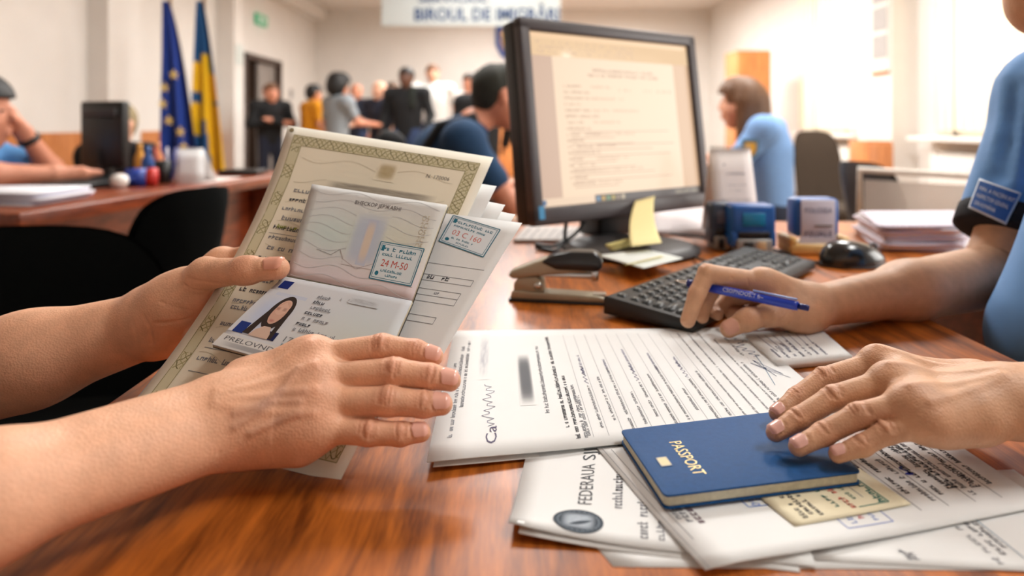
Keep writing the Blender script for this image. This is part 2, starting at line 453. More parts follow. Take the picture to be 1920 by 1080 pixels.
# left wall with a doorway
D0, D1, DZ = 9.95, 11.55, 2.06
lw = MB()
lw.box((XL-.1,(YN+D0)/2,ZC/2+.13), (.2,D0-YN,ZC+.24), WALL); lw.box((XL-.1,(D1+YB)/2,ZC/2+.13), (.2,YB-D1,ZC+.24), WALL)
lw.box((XL-.1,(D0+D1)/2,(DZ+ZC+.25)/2), (.2,D1-D0,ZC+.25-DZ), WALL)
lw.box((XL+.125,9.15,ZC/2+.13), (.25,.3,ZC+.24), WALL)
lw.box((XL+.1,6.55,ZC/2+.13), (.2,.55,ZC+.24), WALL)
st(lw, 'wall_left')
st(MB().box((XL+.12,(YN+YB)/2,ZC+.12), (.24,YB-YN,.24), WALL), 'trim_1')      # boxed beam along the left wall
dr = MB(); DOORW = wood_mat('dark_brown_door', rgb(40,24,16), rgb(72,44,30), rough=.4, axis=2)
for y in (D0+.04, D1-.04): dr.box((XL-.1,y,DZ/2), (.24,.08,DZ), DOORW)
dr.box((XL-.1,(D0+D1)/2,DZ-.04), (.24,D1-D0,.08), DOORW)
dr.box((XL-.35,D0+.12,DZ/2-.02), (.55,.045,DZ-.1), DOORW, bev=.006)
dr.box((XL-.1,D1-.45,DZ/2), (.05,.75,DZ-.1), mat('grey_door_leaf', rgb(150,142,136), rough=.6), bev=.006)
d1 = st(dr, 'door_1')
MB().tube([(XL-.02,D1-.78,1.0),(XL+.03,D1-.78,1.0),(XL+.03,D1-.66,1.0)], .01, METAL).build('door_handle', d1)
cor = MB(); CW = mat('corridor_wall', rgb(96,70,56), rough=.8)
cor.box((XL-1.5,11.5,1.4), (.1,6.,2.8), CW); cor.box((XL-.8,8.5,1.4), (1.5,.1,2.8), CW); cor.box((XL-.8,14.5,1.4), (1.5,.1,2.8), CW); cor.box((XL-.8,11.5,2.7), (1.5,6.,.1), CW); cor.box((XL-.8,11.5,-.05), (1.5,6.,.1), CW)
cor.box((XL-1.42,12.4,1.0), (.06,.6,1.3), mat('corridor_poster', rgb(214,176,168), rough=.8))
st(cor, 'wall_corridor')
st(MB().box((XL+.008,(YN+D0)/2+2,.45), (.016,D0-YN-5,.9), ORANGE), 'trim_2')  # wooden dado panelling
# right wall with window openings
WIN = [(7.50,9.15,.86,2.75), (5.0,6.28,.86,2.75), (.0,2.4,.9,2.5)]  # third window is out of view, added to side-light the foreground
rw = MB(); ys = [YN]+[q for a in sorted(WIN) for q in a[:2]]+[YB]
for a, b in zip(ys[::2], ys[1::2]): rw.box((XR+.15,(a+b)/2,ZC/2+.13), (.3,b-a,ZC+.24), WALL)
for a, b, z0, z1 in WIN:
    rw.box((XR+.15,(a+b)/2,z0/2), (.3,b-a,z0), WALL); rw.box((XR+.15,(a+b)/2,(z1+ZC+.25)/2), (.3,b-a,ZC+.25-z1), WALL)
rw.box((XR-.13,6.88,ZC/2+.13), (.26,.62,ZC+.24), WALL)
st(rw, 'wall_right')
BLIND = mat('cream_blind_fabric', rgb(250,240,224), rough=.9, noise=.04, scale=60)
nt = BLIND.node_tree; pb = nt.nodes['Principled BSDF']; tr = nd(nt, 'ShaderNodeBsdfTranslucent'); tr.inputs[0].default_value = (.98,.86,.68,1)
ms = nd(nt, 'ShaderNodeMixShader'); ms.inputs[0].default_value = .6
nt.links.new(pb.outputs[0], ms.inputs[1]); nt.links.new(tr.outputs[0], ms.inputs[2]); nt.links.new(ms.outputs[0], nt.nodes['Material Output'].inputs[0])
GLASS = mat('window_glass', (1,1,1), rough=0., noise=0, trans=1., spec=.3)
for i, (a, b, z0, z1) in enumerate(WIN):
    m = MB()
    for y in (a+.03, (a+b)/2, b-.03): m.box((XR+.2,y,(z0+z1)/2), (.06,.06,z1-z0), TRIM, bev=.008)
    for z in (z0+.03, z1-.03): m.box((XR+.2,(a+b)/2,z), (.06,b-a,.06), TRIM, bev=.008)
    wo = st(m, 'window_%d' % (i+1))
    MB().box((XR-.06,(a+b)/2,z0-.02), (.36,b-a+.16,.04), TRIM, bev=.008).build('window_sill', wo)
    if i == 2: continue
    t = empty('vertical_blind', (XR-.05,(a+b)/2,z0+.05), ['cream vertical blind over the far window beside the wooden cabinet', 'cream vertical blind over the near window beyond the officer\'s shoulder'][i], 'blind', 'vertical blinds at the windows')
    MB().box((XR-.06,(a+b)/2,z1+.06), (.06,b-a+.1,.05), TRIM).build('headrail', t)
    n = int((b-a)/.118)+1
    for k in range(n):
        y = a+.03+k*(b-a-.06)/(n-1); q = math.radians(14)
        sl = MB(); sl.grid(lambda u, v: (XR-.06+(u-.5)*.127*math.sin(q)+.006*math.sin(u*math.pi), y+(u-.5)*.127*math.cos(q), z0+.06+v*(z1-z0-.03)), 4, 1, BLIND)
        sl.build('slat', t)
    L = bpy.data.lights.new('window_daylight', 'AREA'); L.shape = 'RECTANGLE'; L.size = b-a; L.size_y = z1-z0; L.energy = WINE; L.color = WINC
    lo = bpy.data.objects.new('window_daylight', L); COL.objects.link(lo); lo.location = (XR+.45,(a+b)/2,(z0+z1)/2); lo.rotation_euler = (0, math.pi/2, 0)
L = bpy.data.lights.new('unseen_window_fill', 'AREA'); L.shape = 'RECTANGLE'; L.size = 1.6; L.size_y = 2.3; L.energy = NEARE; L.color = (1.,.975,.94)  # added daylight source at the unseen third window
lo = bpy.data.objects.new('unseen_window_fill', L); COL.objects.link(lo); lo.location = (XR+.1,1.2,1.7); lo.rotation_euler = (0, math.pi/2, 0)
# ceiling lamps out of view, added as fill; deepest row brightens the back wall
LAMP = mat('lamp_diffuser', (1,1,1), emit=(1,.97,.92), estr=LAMPS)
first = None
for x in (-.4, 1.8):
    for y in (.6, 3.6, 6.4, 8.8, 10.9):
        if x < 0 and y < 1: continue
        t = empty('ceiling_light', (x,y,ZC+.16), 'unseen white recessed rectangular ceiling light added as fill', 'ceiling light', 'ceiling lights')
        f = MB()
        for dx in (-.33, .33): f.box((x+dx,y,ZC+.2), (.04,1.24,.1), TRIM)
        for dy in (-.62, .62): f.box((x,y+dy,ZC+.2), (.7,.04,.1), TRIM)
        f.build('frame', t); MB().box((x,y,ZC+.22), (.62,1.2,.03), LAMP).build('diffuser', t)
        L = bpy.data.lights.new('ceiling_fill_lamp', 'AREA'); L.shape = 'RECTANGLE'; L.size = .6; L.size_y = 1.2; L.energy = LAMPE*(NEARK if y < 1 else FARK if y < 8 else FARK*1.35); L.color = (1.,.995,.975)
        lo = bpy.data.objects.new('ceiling_fill_lamp', L); COL.objects.link(lo); lo.location = (x,y,ZC+.18)

# ---- wall fittings
def board(mb, c, w, h, t, axis, m): mb.box(c, (t, w, h) if axis == 0 else (w, t, h), m)
SIGNW = mat('sign_board', rgb(196,204,204), rough=.6, noise=.02)
SIGNB = mat('sign_blue_lettering', rgb(34,66,112), rough=.6)
c = P(883, 8, 8.2)
sg = empty('hanging_sign', (c.x,8.2,c.z-.3), 'long white overhead sign with blue capital lettering above the queue', 'sign')
MB().box((c.x,8.2,c.z+.02), (2.2,.03,.58), SIGNW, bev=.006).build('panel', sg)
def wall_text(mb, s, c, ux, uz, h, m, wid=None, bold=0.):
    vs, fs = text2d(s, bold); xs = [a for a, b in vs]; x0, x1 = min(xs), max(xs); k = h/.72; kx = wid/(x1-x0) if wid else k
    mb.add([Vector(c)+Vector(ux)*((a-x0)*kx-(x1-x0)*kx/2)+Vector(uz)*(b*k) for a, b in vs], fs, m)
tm = MB(); wall_text(tm, 'BIROUL DE IMIGRĂRI', (P(913,0,8.18).x, 8.178, P(0,38,8.18).z), (1,0,0), (0,0,1), .155, SIGNB, 1.78, .025)
tm.build('lettering', sg); tm = MB(); wall_text(tm, 'SERVICIUL', (P(850,0,8.18).x, 8.178, P(0,4,8.18).z), (1,0,0), (0,0,1), .1, SIGNB, .85, .025)
tm.build('lettering', sg)
for dx in (-.9, .9): MB().tube([(c.x+dx,8.2,c.z+.3),(c.x+dx,8.2,ZC+.26)], .006, METAL).build('hanger', sg)
# coat of arms on the back wall
ct = P(957, 80, YB-.02); sh = MB(); GOLD = mat('gold_paint', rgb(214,160,52), rough=.45, metal=.2); BLUE = mat('shield_blue', rgb(36,70,140), rough=.5)
def shield(s): return [(-.30*s,.36*s),(.30*s,.36*s),(.30*s,-.05*s),(.2*s,-.26*s),(0,-.42*s),(-.2*s,-.26*s),(-.30*s,-.05*s)]
M = Matrix.Translation(ct) @ Matrix.Rotation(math.pi/2, 4, 'X')
crest = MB().prism(shield(1), 0, .03, BLUE, M=M, bev=.004).build('wall_crest', label='blue and gold shield crest on the back wall beside the monitor', cat='crest')
e = MB(); e.prism(shield(.62), .031, .04, GOLD, M=M)
for s in (-1, 1): e.prism([(s*.03,.16),(s*.17,.14),(s*.15,-.08),(s*.06,-.2)][::s], .041, .05, mat('crest_dark', rgb(60,60,90)), M=M)
e.build('emblem', crest)
# exit sign, sensor, notices and switch on the left wall
y = 4*1250/(960-485); z = CAMZ-(38-HY)*y/F
ex = MB().box((XL+.04,y,z), (.05,.42,.17), mat('exit_sign_green', rgb(60,140,100), rough=.5, emit=rgb(60,150,110), estr=.4), bev=.008).build('exit_sign', label='small green exit sign high on the wall above the doorway', cat='exit sign')
em = MB(); WH = mat('white_ink', rgb(235,240,236))
xx = XL+.0665
em.prism([(-.07,-.02),(0,-.02),(0,-.05),(.06,0),(0,.05),(0,.02),(-.07,.02)], 0, .002, WH, M=Matrix.Translation((xx,y+.08,z)) @ Matrix.Rotation(math.pi/2,4,'Y') @ Matrix.Rotation(math.pi/2,4,'Z'))
em.box((xx,y-.1,z), (.002,.09,.11), WH); em.build('pictogram', ex)
y = 4*1250/(960-592); z = CAMZ-(62-HY)*y/F
MB().box((XL+.06,y,z), (.1,.09,.13), mat('sensor_plastic', rgb(186,140,128), rough=.6), bev=.02).build('motion_sensor', label='small beige motion sensor near the far left wall corner', cat='sensor')
y = 3.75*1250/(960-447)
y = 9.15
MB().box((XL+.257,y,CAMZ-(103-HY)*y/F), (.012,.2,.28), mat('notice_paper', rgb(205,214,210), rough=.7), bev=.002).build('wall_notice', label='pale paper notice stuck on the pillar beside the flags', cat='notice')
y = 4*1250/(960-545)
MB().box((XL+.012,y,CAMZ-(176-HY)*y/F), (.024,.13,.17), mat('switch_plate', rgb(160,158,156), rough=.5), bev=.004).build('light_switch', label='grey light switch plate on the wall right of the doorway', cat='light switch')
# calendars on the right hand pillar
x = XR-.27
cal = empty('wall_calendar', (x,6.75,1.55), 'tall narrow paper calendar hanging on the pillar between the windows', 'calendar')
PAPERM = mat('plain_paper', rgb(226,222,214), rough=.8, noise=.02)
GREYP = mat('grey_print', rgb(168,164,162), rough=.8, noise=.1, scale=50)
CB = MB(); CB.box((x,6.75,1.98), (.01,.3,.95), PAPERM); CB.build('backing', cal)
CG = MB()
for k in range(3): CG.box((x-.008,6.75,2.32-k*.28), (.006,.27,.24), GREYP)
CG.build('month_sheet', cal); MB().box((x-.006,6.75,1.5), (.02,.3,.03), ORANGE).build('bottom_bar', cal)

# radiators under the windows
for i, (a, b, z0, z1) in enumerate(WIN[:2]):
    m = MB()
    for k in range(14): m.box((XR-.09,a+.15+k*(b-a-.3)/13,.45), (.1,(b-a-.3)/13*.8,.55), TRIM, bev=.015)
    m.build('radiator', label=['white ribbed radiator under the far window', 'white ribbed radiator under the near window'][i], cat='radiator', group='radiators')

# ---- cabinets
def cabinet(c, w, d, h, name, label, doors=2, yaw=0):
    t = empty(name, (c[0],c[1],0), label, 'cabinet'); R = Matrix.Rotation(yaw, 3, 'Z'); o = Vector((c[0],c[1],0))
    MB().box(o+Vector((0,0,h/2)), (w,d,h), ORANGE, R=R, bev=.004).build('body', t)
    for k in range(doors):
        dw = w/doors; p = o+R @ Vector((-w/2+dw*(k+.5), -d/2-.012, h/2))
        dd = MB().box(p, (dw-.008,.02,h-.06), ORANGE, R=R, bev=.003).build('door', t)
        MB().box(o+R @ Vector((-w/2+dw*(k+.5)+(dw/2-.05)*(1 if k == 0 else -1), -d/2-.03, h*.52)), (.014,.02,.14), METAL, R=R).build('handle', dd)
    return t
cabinet((3.28,9.3), .46, .5, 1.98, 'tall_cabinet', 'tall orange-brown wooden cabinet near the far window', 2)
c = P(945, 128, 12.2); cabinet((c.x,12.6), .9, .5, 2.0, 'tall_cabinet', 'orange wooden cabinet behind the queue beneath the crest', 2)
cabinet((P(1637,300,5.6).x,5.65), .21, .3, CAMZ-(264-HY)*5.5/F, 'low_cabinet', 'low orange wooden cabinet at the pillar between the windows', 1)

# ================================================================== the big desk
dk = empty('office_desk', (.3,.7,0), 'large glossy orange-brown wooden desk in the foreground covered with papers', 'desk')
out = [(-.32,-.35),(.46,-.35),(.477,.97),(1.45,.97),(1.45,1.52),(-.32,1.52)]
MB().prism(out, DESK-.03, DESK, DESKW, bev=.003).build('desktop', dk)
m = MB()
for a, b, x in ((-.25,1.42,-.27),): m.box((x,(a+b)/2,(DESK-.03)/2), (.025,b-a,DESK-.03), REDWOOD)
m.build('side_panel', dk)
MB().box((1.38,1.22,.36), (.025,.48,.72), REDWOOD).build('side_panel', dk)
MB().box((.55,1.46,.42), (1.6,.02,.56), REDWOOD).build('modesty_panel', dk)
for x in (.42,): MB().box((x,-.25,.36), (.05,.05,.72), REDWOOD).build('leg', dk)

# ---- black office chairs
def office_chair(name, loc, yaw, label, w=.46, hb=.50, zt=.82, group='black fabric chairs', rad=.11, m=BLKFAB):
    t = empty(name, loc, label, 'chair', group); R = Matrix.Rotation(yaw, 3, 'Z'); o = Vector(loc)
    def T(x, y, z): return o+R @ Vector((x, y, z))
    def back(u, v, off):          # rounded slab, chair faces local +y
        a = (u-.5)*2; b = (v-.5)*2
        p = 4.; k = 1./max((abs(a)**p+abs(b)**p)**(1/p), 1e-6) if max(abs(a), abs(b)) > 0 else 1
        s_ = max(abs(a), abs(b)); x = a*k*s_*w/2; z = zt-hb/2+b*k*s_*hb/2
        edge = max(0, 1-s_**4); return T(x, -.22-.06*b+.05*a*a+off*(.012+.024*edge), z)
    b = MB(); b.grid(lambda u, v: back(u, v, 1), 16, 16, m); b.grid(lambda u, v: back(1-u, v, -1), 16, 16, m); b.build('backrest', t)
    s_ = MB(); s_.box(T(0,.02,.46), (w+.02,.46,.08), m, R=R, bev=.035, seg=3); s_.build('seat', t)
    fr = MB(); fr.tube([T(0,-.24,zt-hb*.5),T(0,-.28,.5),T(0,-.2,.40),T(0,0,.40)], .018, BLACK); fr.build('back_support', t)
    for x in (-.2, .2):
        for y in (-.2, .22): MB().tube([T(x,y,.42),T(x*1.12,y*1.12,0.0)], .012, BLACK).build('leg', t)
    return t
office_chair('office_chair', (-.875,.93,0), math.radians(-165), 'large black fabric chair behind the bare forearms at left', w=.66, hb=.62, zt=.785)
office_chair('office_chair', (-1.0,1.68,0), math.radians(72), 'black fabric chair tucked against the front of the left desk', w=.28, hb=.42, zt=.82)
BRN = mat('brown_black_fabric', rgb(58,44,30), rough=.9, noise=.15, scale=200)
c = P(1525, 245, 3.3); office_chair('office_chair', (P(1525,0,4.25).x,4.0,0), math.radians(180), 'tall dark brown chair back beside the seated officer at right', w=.29, hb=.6, zt=P(0,245,4.25).z, m=BRN)
c = P(1592, 300, 2.9); office_chair('office_chair', (c.x+.25,2.85,0), math.radians(-80), 'dark grey chair turned sideways next to the brown chair back', w=.34, hb=.5, zt=c.z, m=DKGREY)

# ---- left desk
ld = empty('office_desk', (-1.7,2.4,0), 'red-brown wooden desk at left under the flags', 'desk', 'background desks')
q = [(-1.22,1.65),(-1.05,2.80),(-1.00,3.15),(-1.79,3.2),(-1.79,1.75)]
MB().prism(q, .71, DESK, REDWOOD, bev=.004).build('desktop', ld)
MB().prism([(-1.40,1.76),(-1.24,2.8),(-1.20,3.05),(-1.23,3.05),(-1.27,2.8),(-1.43,1.76)], 0, .71, REDWOOD).build('front_panel', ld)
MB().box((-1.42,3.08,.355), (.62,.03,.71), REDWOOD).build('side_panel', ld)
# right far desk of the second officer
rd2 = empty('office_desk', (1.0,2.9,0), 'brown wooden desk of the seated officer behind the monitor', 'desk', 'background desks')
MB().box((.57,3.05,.73), (.56,.7,.04), REDWOOD, bev=.004).build('desktop', rd2)
for x in (.33, .80): MB().box((x,3.05,.355), (.03,.6,.71), REDWOOD).build('side_panel', rd2)
# ================================================================== papers on the big desk
WHT = rgb(228,229,228); INK = rgb(62,64,72); GRY = rgb(128,130,136); LGR = rgb(170,172,176); BLUEI = rgb(52,84,160); TEAL = rgb(40,112,134); RED = rgb(186,72,60)
def flat(pts, z, **kw):            # corner order: page top-left, top-right, bottom-right, bottom-left
    a, b, c, d = [on(x, y, z) for x, y in pts]; return Sheet([(a, b), (d, c)], **kw)
def curl(A=.004, c=(0, 1)):        # one lifted corner
    return lambda u, v: Vector((0, 0, A*max(0, 1-math.hypot(u-c[0], v-c[1])/.55)**2))

# sheet under the signed form
flat([(812,884),(860,630),(1380,618),(1578,792)], DESK+.0008, col=WHT, sag=curl(.003,(0,0))).build('paper_sheet', 'blank white sheet peeking out below the signed form at its left corner', 'paper')
# the signed form
s = flat([(800,876),(851,620),(1395,614),(1592,782)], DESK+.0040, col=WHT, sag=curl(.004,(.05,.02)))
s.scrib(.10,.82,.045,.0034,GRY,1,.6); s.scrib(.30,.9,.062,.0034,GRY,2,.6); s.scrib(.42,.66,.028,.0034,GRY,3)
s.blur(.5,.09,.95,.125,rgb(150,152,165),WHT,14,.7,2,.7,4); s.text('Ca',.06,.145,.008,rgb(90,84,110),.1)
s.poly([(.16+.3*i/26, .125+.012*math.sin(i*1.9)+.006*math.sin(i*.7)) for i in range(27)], .0006, rgb(120,120,140))
s.layer(); s.blur(.28,.205,.72,.245,rgb(98,100,104),WHT,14,1.,4); s.scrib(.22,.8,.275,.0035,GRY,5)
s.scrib(.12,.92,.315,.0036,INK,6); s.scrib(.05,.5,.335,.0034,INK,7); s.scrib(.05,.42,.352,.0032,GRY,71)
for k in range(11):
    v = .365+k*.036; s.line(.05, v, .93, v, .0003, LGR, 8)
    s.scrib(.06+.04*(k % 3),.34+.07*(k % 4),v-.006,.0026,GRY,20+k)
    if k % 2: s.scrib(.5,.64+.05*(k % 3),v-.006,.0026,rgb(130,132,160),40+k)
    if k % 4 == 1: s.poly([(.42+.16*i/14, v-.010+.006*math.sin(i*2.1+k)) for i in range(15)], .0005, rgb(70,76,120))
for k in range(4):
    v = .755+k*.034; s.scrib(.06,.93-.1*(k == 3),v,.0022,GRY,60+k,.7)
s.scrib(.06,.55,.875,.0032,GRY,81); s.scrib(.62,.86,.9,.0034,GRY,80)
SIGB = rgb(60,80,120)
s.poly([(.60+.37*i/30, .925+.018*math.sin(i*1.7)*(1-.6*i/30)+.01*math.sin(i*.5)) for i in range(31)], .0008, SIGB)
s.poly([(.38,.93),(.56,.91),(.40,.955),(.53,.895),(.44,.925),(.36,.965)], .0006, SIGB); s.poly([(.30,.9),(.5,.925),(.62,.935)], .0006, rgb(90,130,160)); s.ell(.47,.922,.006,.005,SIGB)
form = s.build('paper_form', 'white printed form with two blue signatures between the two people\'s hands', 'paper')

# sheets at the lower right of the desk
flat([(1150,1062),(985,870),(1500,850),(1960,1070)], DESK+.0004, col=WHT).build('paper_sheet', 'lowest white sheet in the pile beneath the blue booklet, only its front edge showing', 'paper')
s = flat([(1530,1050),(1390,900),(1900,880),(2200,1085)], DESK+.0010, col=WHT)
s.scrib(.1,.5,.60,.004,GRY,91); s.scrib(.2,.6,.63,.004,GRY,92); s.line(.0,.64,.7,.64,.0006,rgb(120,150,170)); s.scrib(.05,.5,.56,.004,LGR,93); s.scrib(.05,.2,.30,.004,GRY,94); s.scrib(.05,.15,.32,.004,GRY,95)
s.build('paper_sheet', 'white printed sheet at the right front edge, under the stamped sheet', 'paper')
s = flat([(953,1000),(990,838),(1440,800),(1530,1062)], DESK+.0018, col=WHT, sag=curl(.006,(0,0)))
flat([(972,1013),(1000,860),(1430,830),(1500,1072)], DESK+.0007, col=WHT, sag=curl(.004,(0,0))).build('paper_sheet', 'white sheet directly below the sheet with the round seal', 'paper')
for k, g in enumerate('FEDERAUA SJJU DEDEA'.split(' ')): s.text(g, .30+(0,.52,.86)[k]*.9, .275, .0085, rgb(70,74,80), (.42,.26,.28)[k])
s.scrib(.28,1.,.385,.006,GRY,101,.5,.1); s.scrib(.06,.8,.475,.006,GRY,102,.5,.1); s.scrib(.06,.28,.53,.0045,GRY,103); s.line(.1,.57,.62,.57,.0004,LGR); s.scrib(.06,.6,.63,.0055,GRY,104,.5); s.scrib(.14,.35,.72,.005,LGR,105); s.scrib(.06,.11,.8,.005,LGR,106)
def seal(s, u, v, ru, rv):
    s.ell(u,v,ru,rv,rgb(62,72,82),36); s.layer(); s.ell(u,v,ru*.86,rv*.86,rgb(92,104,116),36,.93)
    s.layer(); s.blur(u-ru*.7,v-rv*.7,u+ru*.7,v+rv*.7,rgb(176,186,196),rgb(62,72,82),12,1.,3,.2,3)
    for i in range(24):
        a = 2*math.pi*i/24; s.line(u+ru*.78*math.cos(a),v+rv*.78*math.sin(a),u+ru*.84*math.cos(a),v+rv*.84*math.sin(a),.0006,rgb(150,160,170),1)
seal(s, .135, .235, .105, .088)
s.build('paper_letter', 'white letter with dark round seal and large heading at the front of the desk', 'paper')
s = flat([(1322,1076),(1118,838),(1782,824),(1965,946)], DESK+.0028, col=WHT, sag=curl(.003,(0,.1)))
s.line(.0,.012,.99,.012,.0003,GRY); s.line(.18,.035,.97,.035,.0004,GRY); s.scrib(.28,.62,.10,.0052,rgb(110,92,100),111,.6); s.scrib(.30,.60,.075,.005,GRY,112,.6); s.scrib(.30,.52,.055,.004,GRY,113)
def ink_stamp(s, u0, v0, u1, v1, c, t1, red, seed, wl=.0007):
    s.rect(u0,v0,u1,v1,wl,c); du, dv = u1-u0, v1-v0; s.rect(u0+du*.04,v0+dv*.05,u1-du*.04,v1-dv*.05,wl*.5,c)
    h = dv*s.H
    s.scrib(u0+du*.1,u1-du*.1,v0+dv*.22,h*.11,c,seed); s.scrib(u0+du*.12,u1-du*.16,v0+dv*.36,h*.09,c,seed+1)
    s.text(t1,u0+du*.16,v0+dv*.64,h*.19,red,du*.62)
    s.scrib(u0+du*.2,u1-du*.25,v0+dv*.78,h*.08,c,seed+2); s.scrib(u0+du*.34,u1-du*.36,v0+dv*.89,h*.07,c,seed+3)
    s.fill(u0+du*.06,v0+dv*.08,u0+du*.13,v0+dv*.24,c); s.ell(u0+du*.13,v0+dv*.84,du*.045,dv*.06,c,14)
s.rect(.36,.24,.57,.45,.0008,rgb(110,140,200)); 
for i in range(3): s.scrib(.38,.53,.27+.02*i,.0036,rgb(150,166,205),120+i)
s.scrib(.40,.55,.37,.006,rgb(196,96,92),123,.8,.3); s.ell(.375,.265,.012,.012,rgb(130,150,205),12,.6); s.scrib(.39,.55,.405,.0034,rgb(150,166,205),124); s.scrib(.39,.50,.43,.0034,rgb(150,166,205),125)
s.rect(.10,.42,.27,.55,.0007,rgb(130,150,205)); s.scrib(.13,.24,.46,.004,rgb(150,166,205),126); s.scrib(.13,.2,.49,.004,rgb(200,130,130),127); s.scrib(.13,.24,.52,.004,rgb(150,166,205),128)
for k in range(9):
    v = .60+k*.042; s.scrib(.22+.05*(k % 3),.95,v,.0042,INK if k % 3 else GRY,130+k,.65)
    if k % 2: s.line(.15,v+.012,.97,v+.012,.0005,GRY)
s.scrib(.32,.95,.83,.0056,INK,140); s.ell(.53,.752,.016,.012,rgb(30,50,170),14); s.poly([(.53,.752),(.56,.757),(.6,.745),(.63,.76)], .0016, rgb(50,60,130)); s.text('Pasaportul', .3, .885, .005, INK, .33)
stamped = s.build('paper_form', 'white printed sheet with blue ink stamps lying under the blue booklet', 'paper')
# cream visa slip
CRM = rgb(226,216,186)
s = flat([(1490,986),(1395,905),(1612,878),(1708,944)], DESK+.0042, th=.0006, col=CRM, fcol=lambda u, v: tuple(a*(1-.06*math.sin(9*u+7*v)) for a in CRM))
for i, (a, b) in enumerate(((.1,.6),(.15,.72),(.1,.6))): s.scrib(a,b,.16+.065*i,.0034,INK,150+i,.65)
s.scrib(.2,.9,.47,.004,rgb(70,120,110),154,.7); s.scrib(.12,.8,.58,.0045,rgb(205,110,96),155,.6,.3); s.scrib(.3,.85,.66,.003,rgb(70,120,110),156); s.line(.3,.72,.85,.72,.0005,GRY)
s.line(.12,.86,.72,.86,.0009,rgb(36,120,110)); s.line(.12,.6,.12,.86,.0007,rgb(36,120,110)); s.scrib(.14,.8,.845,.005,rgb(36,120,110),157,.9,.02)
s.build('visa_slip', 'cream coloured printed slip sticking out under the blue booklet', 'slip')
# small pad under the writing hand
s = flat([(1458,680),(1392,622),(1540,618),(1598,667)], DESK+.0075, th=.0065, col=WHT, n=8)
for k in range(7): s.scrib(.1,.4+.08*(k % 4),.12+.1*k,.0035,rgb(110,116,140),160+k); s.line(.3+.03*k,.15+.09*k,.85,.12+.1*k,.0006,rgb(90,96,130))
s.build('note_pad', 'small thick pad of notes under the hand holding the pen', 'note pad')

# ---- blue booklet
ZP = DESK+.0125; BLUEC = mat('blue_booklet_cover', rgb(0,72,130), rough=.5, noise=.1, scale=250, bump=.25, bscale=1800, spec=.2)
PGE = mat('booklet_page_edges', rgb(206,200,176), rough=.8, noise=.12, scale=300)
GOLDP = mat('gold_foil', rgb(226,204,140), rough=.35, metal=.35, noise=.05)
c4 = [on(x, y, ZP) for x, y in ((1480,768),(1616,884),(1246,930),(1163,806))]     # page TL, TR, BR, BL (reads towards the viewer)
pp = empty('passport', (c4[2]+c4[0])/2-Vector((0,0,.0082)), 'closed blue passport with gold lettering under the left hand of the officer', 'passport')
def slab(pts, z0, z1, m, r=.004, inset=0.):
    ce = sum(pts, Vector())/4; out = []
    for i in range(4):
        a, b, d = pts[i-1], pts[i], pts[(i+1) % 4]; e1 = (a-b).normalized(); e2 = (d-b).normalized()
        b = b+(e1+e2)*inset
        for k in range(6):
            t = k/5; out.append(b+e1*r*(1-t)**2+e2*r*t*t)
    mb = MB(); mb.prism([(p.x, p.y) for p in out][::-1], z0, z1, m, bev=min(.0004, (z1-z0)*.3)); return mb
slab(c4, ZP-.0012, ZP, BLUEC).build('front_cover', pp)
slab(c4, ZP-.0068, ZP-.0012, PGE, inset=.0009).build('page_block', pp)
slab(c4, ZP-.0080, ZP-.0068, BLUEC).build('back_cover', pp)
s = Sheet([(c4[0], c4[1]), (c4[3], c4[2])], th=.0001)
s.b = MB(); s.m = GOLDP; s.lift = .0003
s.text('PASSPORT', .30, .80, .0085, (1,1,1), .50)
s.b.build('gold_lettering', pp)
s.b = MB(); s.m = mat('chip_symbol', rgb(196,186,150), rough=.5, attr=True, noise=.05)
s.blur(.50,.865,.64,.925,rgb(222,206,160),rgb(0,72,130),8,1.,6); s.b.build('chip_symbol', pp)

# ================================================================== documents held up by the visitor
CR = rgb(236,227,205); CR2 = rgb(240,236,222); OLV = rgb(150,142,96)
cTL, cTR, cBR, cBL = P(540,235,.66), P(925,295,.62), P(636,905,.412), P(215,800,.465)
cML, cMR = P(441,478,.566), P(814,540,.520)
CN = (cTR-cBL).cross(cTL-cBR).normalized()
if CN.y > 0: CN = -CN
C0 = (cTL+cTR+cBR+cBL)/4
def docp(x, y, off=0.):            # a point on the held stack, off metres in front of it
    r = P(x, y, 1.)-Vector((0, 0, CAMZ)); o = Vector((0, 0, CAMZ)); p0 = C0+CN*off
    return o+r*((p0-o).dot(CN)/r.dot(CN))
def wob(A, s=0): return lambda u, v: CN*(A*math.sin(3.1*u+s)*math.sin(2.7*v+1+s))
s = Sheet([(cTL, cTR), (cML, cMR), (cBR*0+cBL, cBR)], th=.0004, n=16, fcol=lambda u, v: CR2 if min(u, 1-u, v*1.3, (1-v)*1.3) < .035 else tuple(a*(1+.05*math.sin(8*u+5*v)) for a in CR))
# ornamental border band with twisted rope lines
for (a, b, c, d) in ((.045,.035,.955,.075),(.045,.925,.955,.965),(.045,.075,.095,.925),(.905,.075,.955,.925)): s.fill(a,b,c,d,rgb(210,202,170),8)
s.layer()
def rope(u0, v0, u1, v1, hor, n):
    for ph in (0, 1, 2):
        pts = []
        for i in range(n+1):
            t = i/n; w_ = math.sin(t*n*.85+ph*2.1)*.42+.12*math.sin(i*2.7+ph)
            pts.append((u0+(u1-u0)*t, (v0+v1)/2+(v1-v0)*w_) if hor else ((u0+u1)/2+(u1-u0)*w_, v0+(v1-v0)*t))
        s.poly(pts, .0007, (OLV, rgb(112,104,64), rgb(172,164,122))[ph])
rope(.05,.037,.95,.073,True,90); rope(.05,.927,.95,.963,True,90); rope(.047,.08,.093,.92,False,120); rope(.907,.08,.953,.92,False,120)
s.rect(.045,.035,.955,.965,.0006,OLV); s.rect(.095,.075,.905,.925,.0006,OLV)
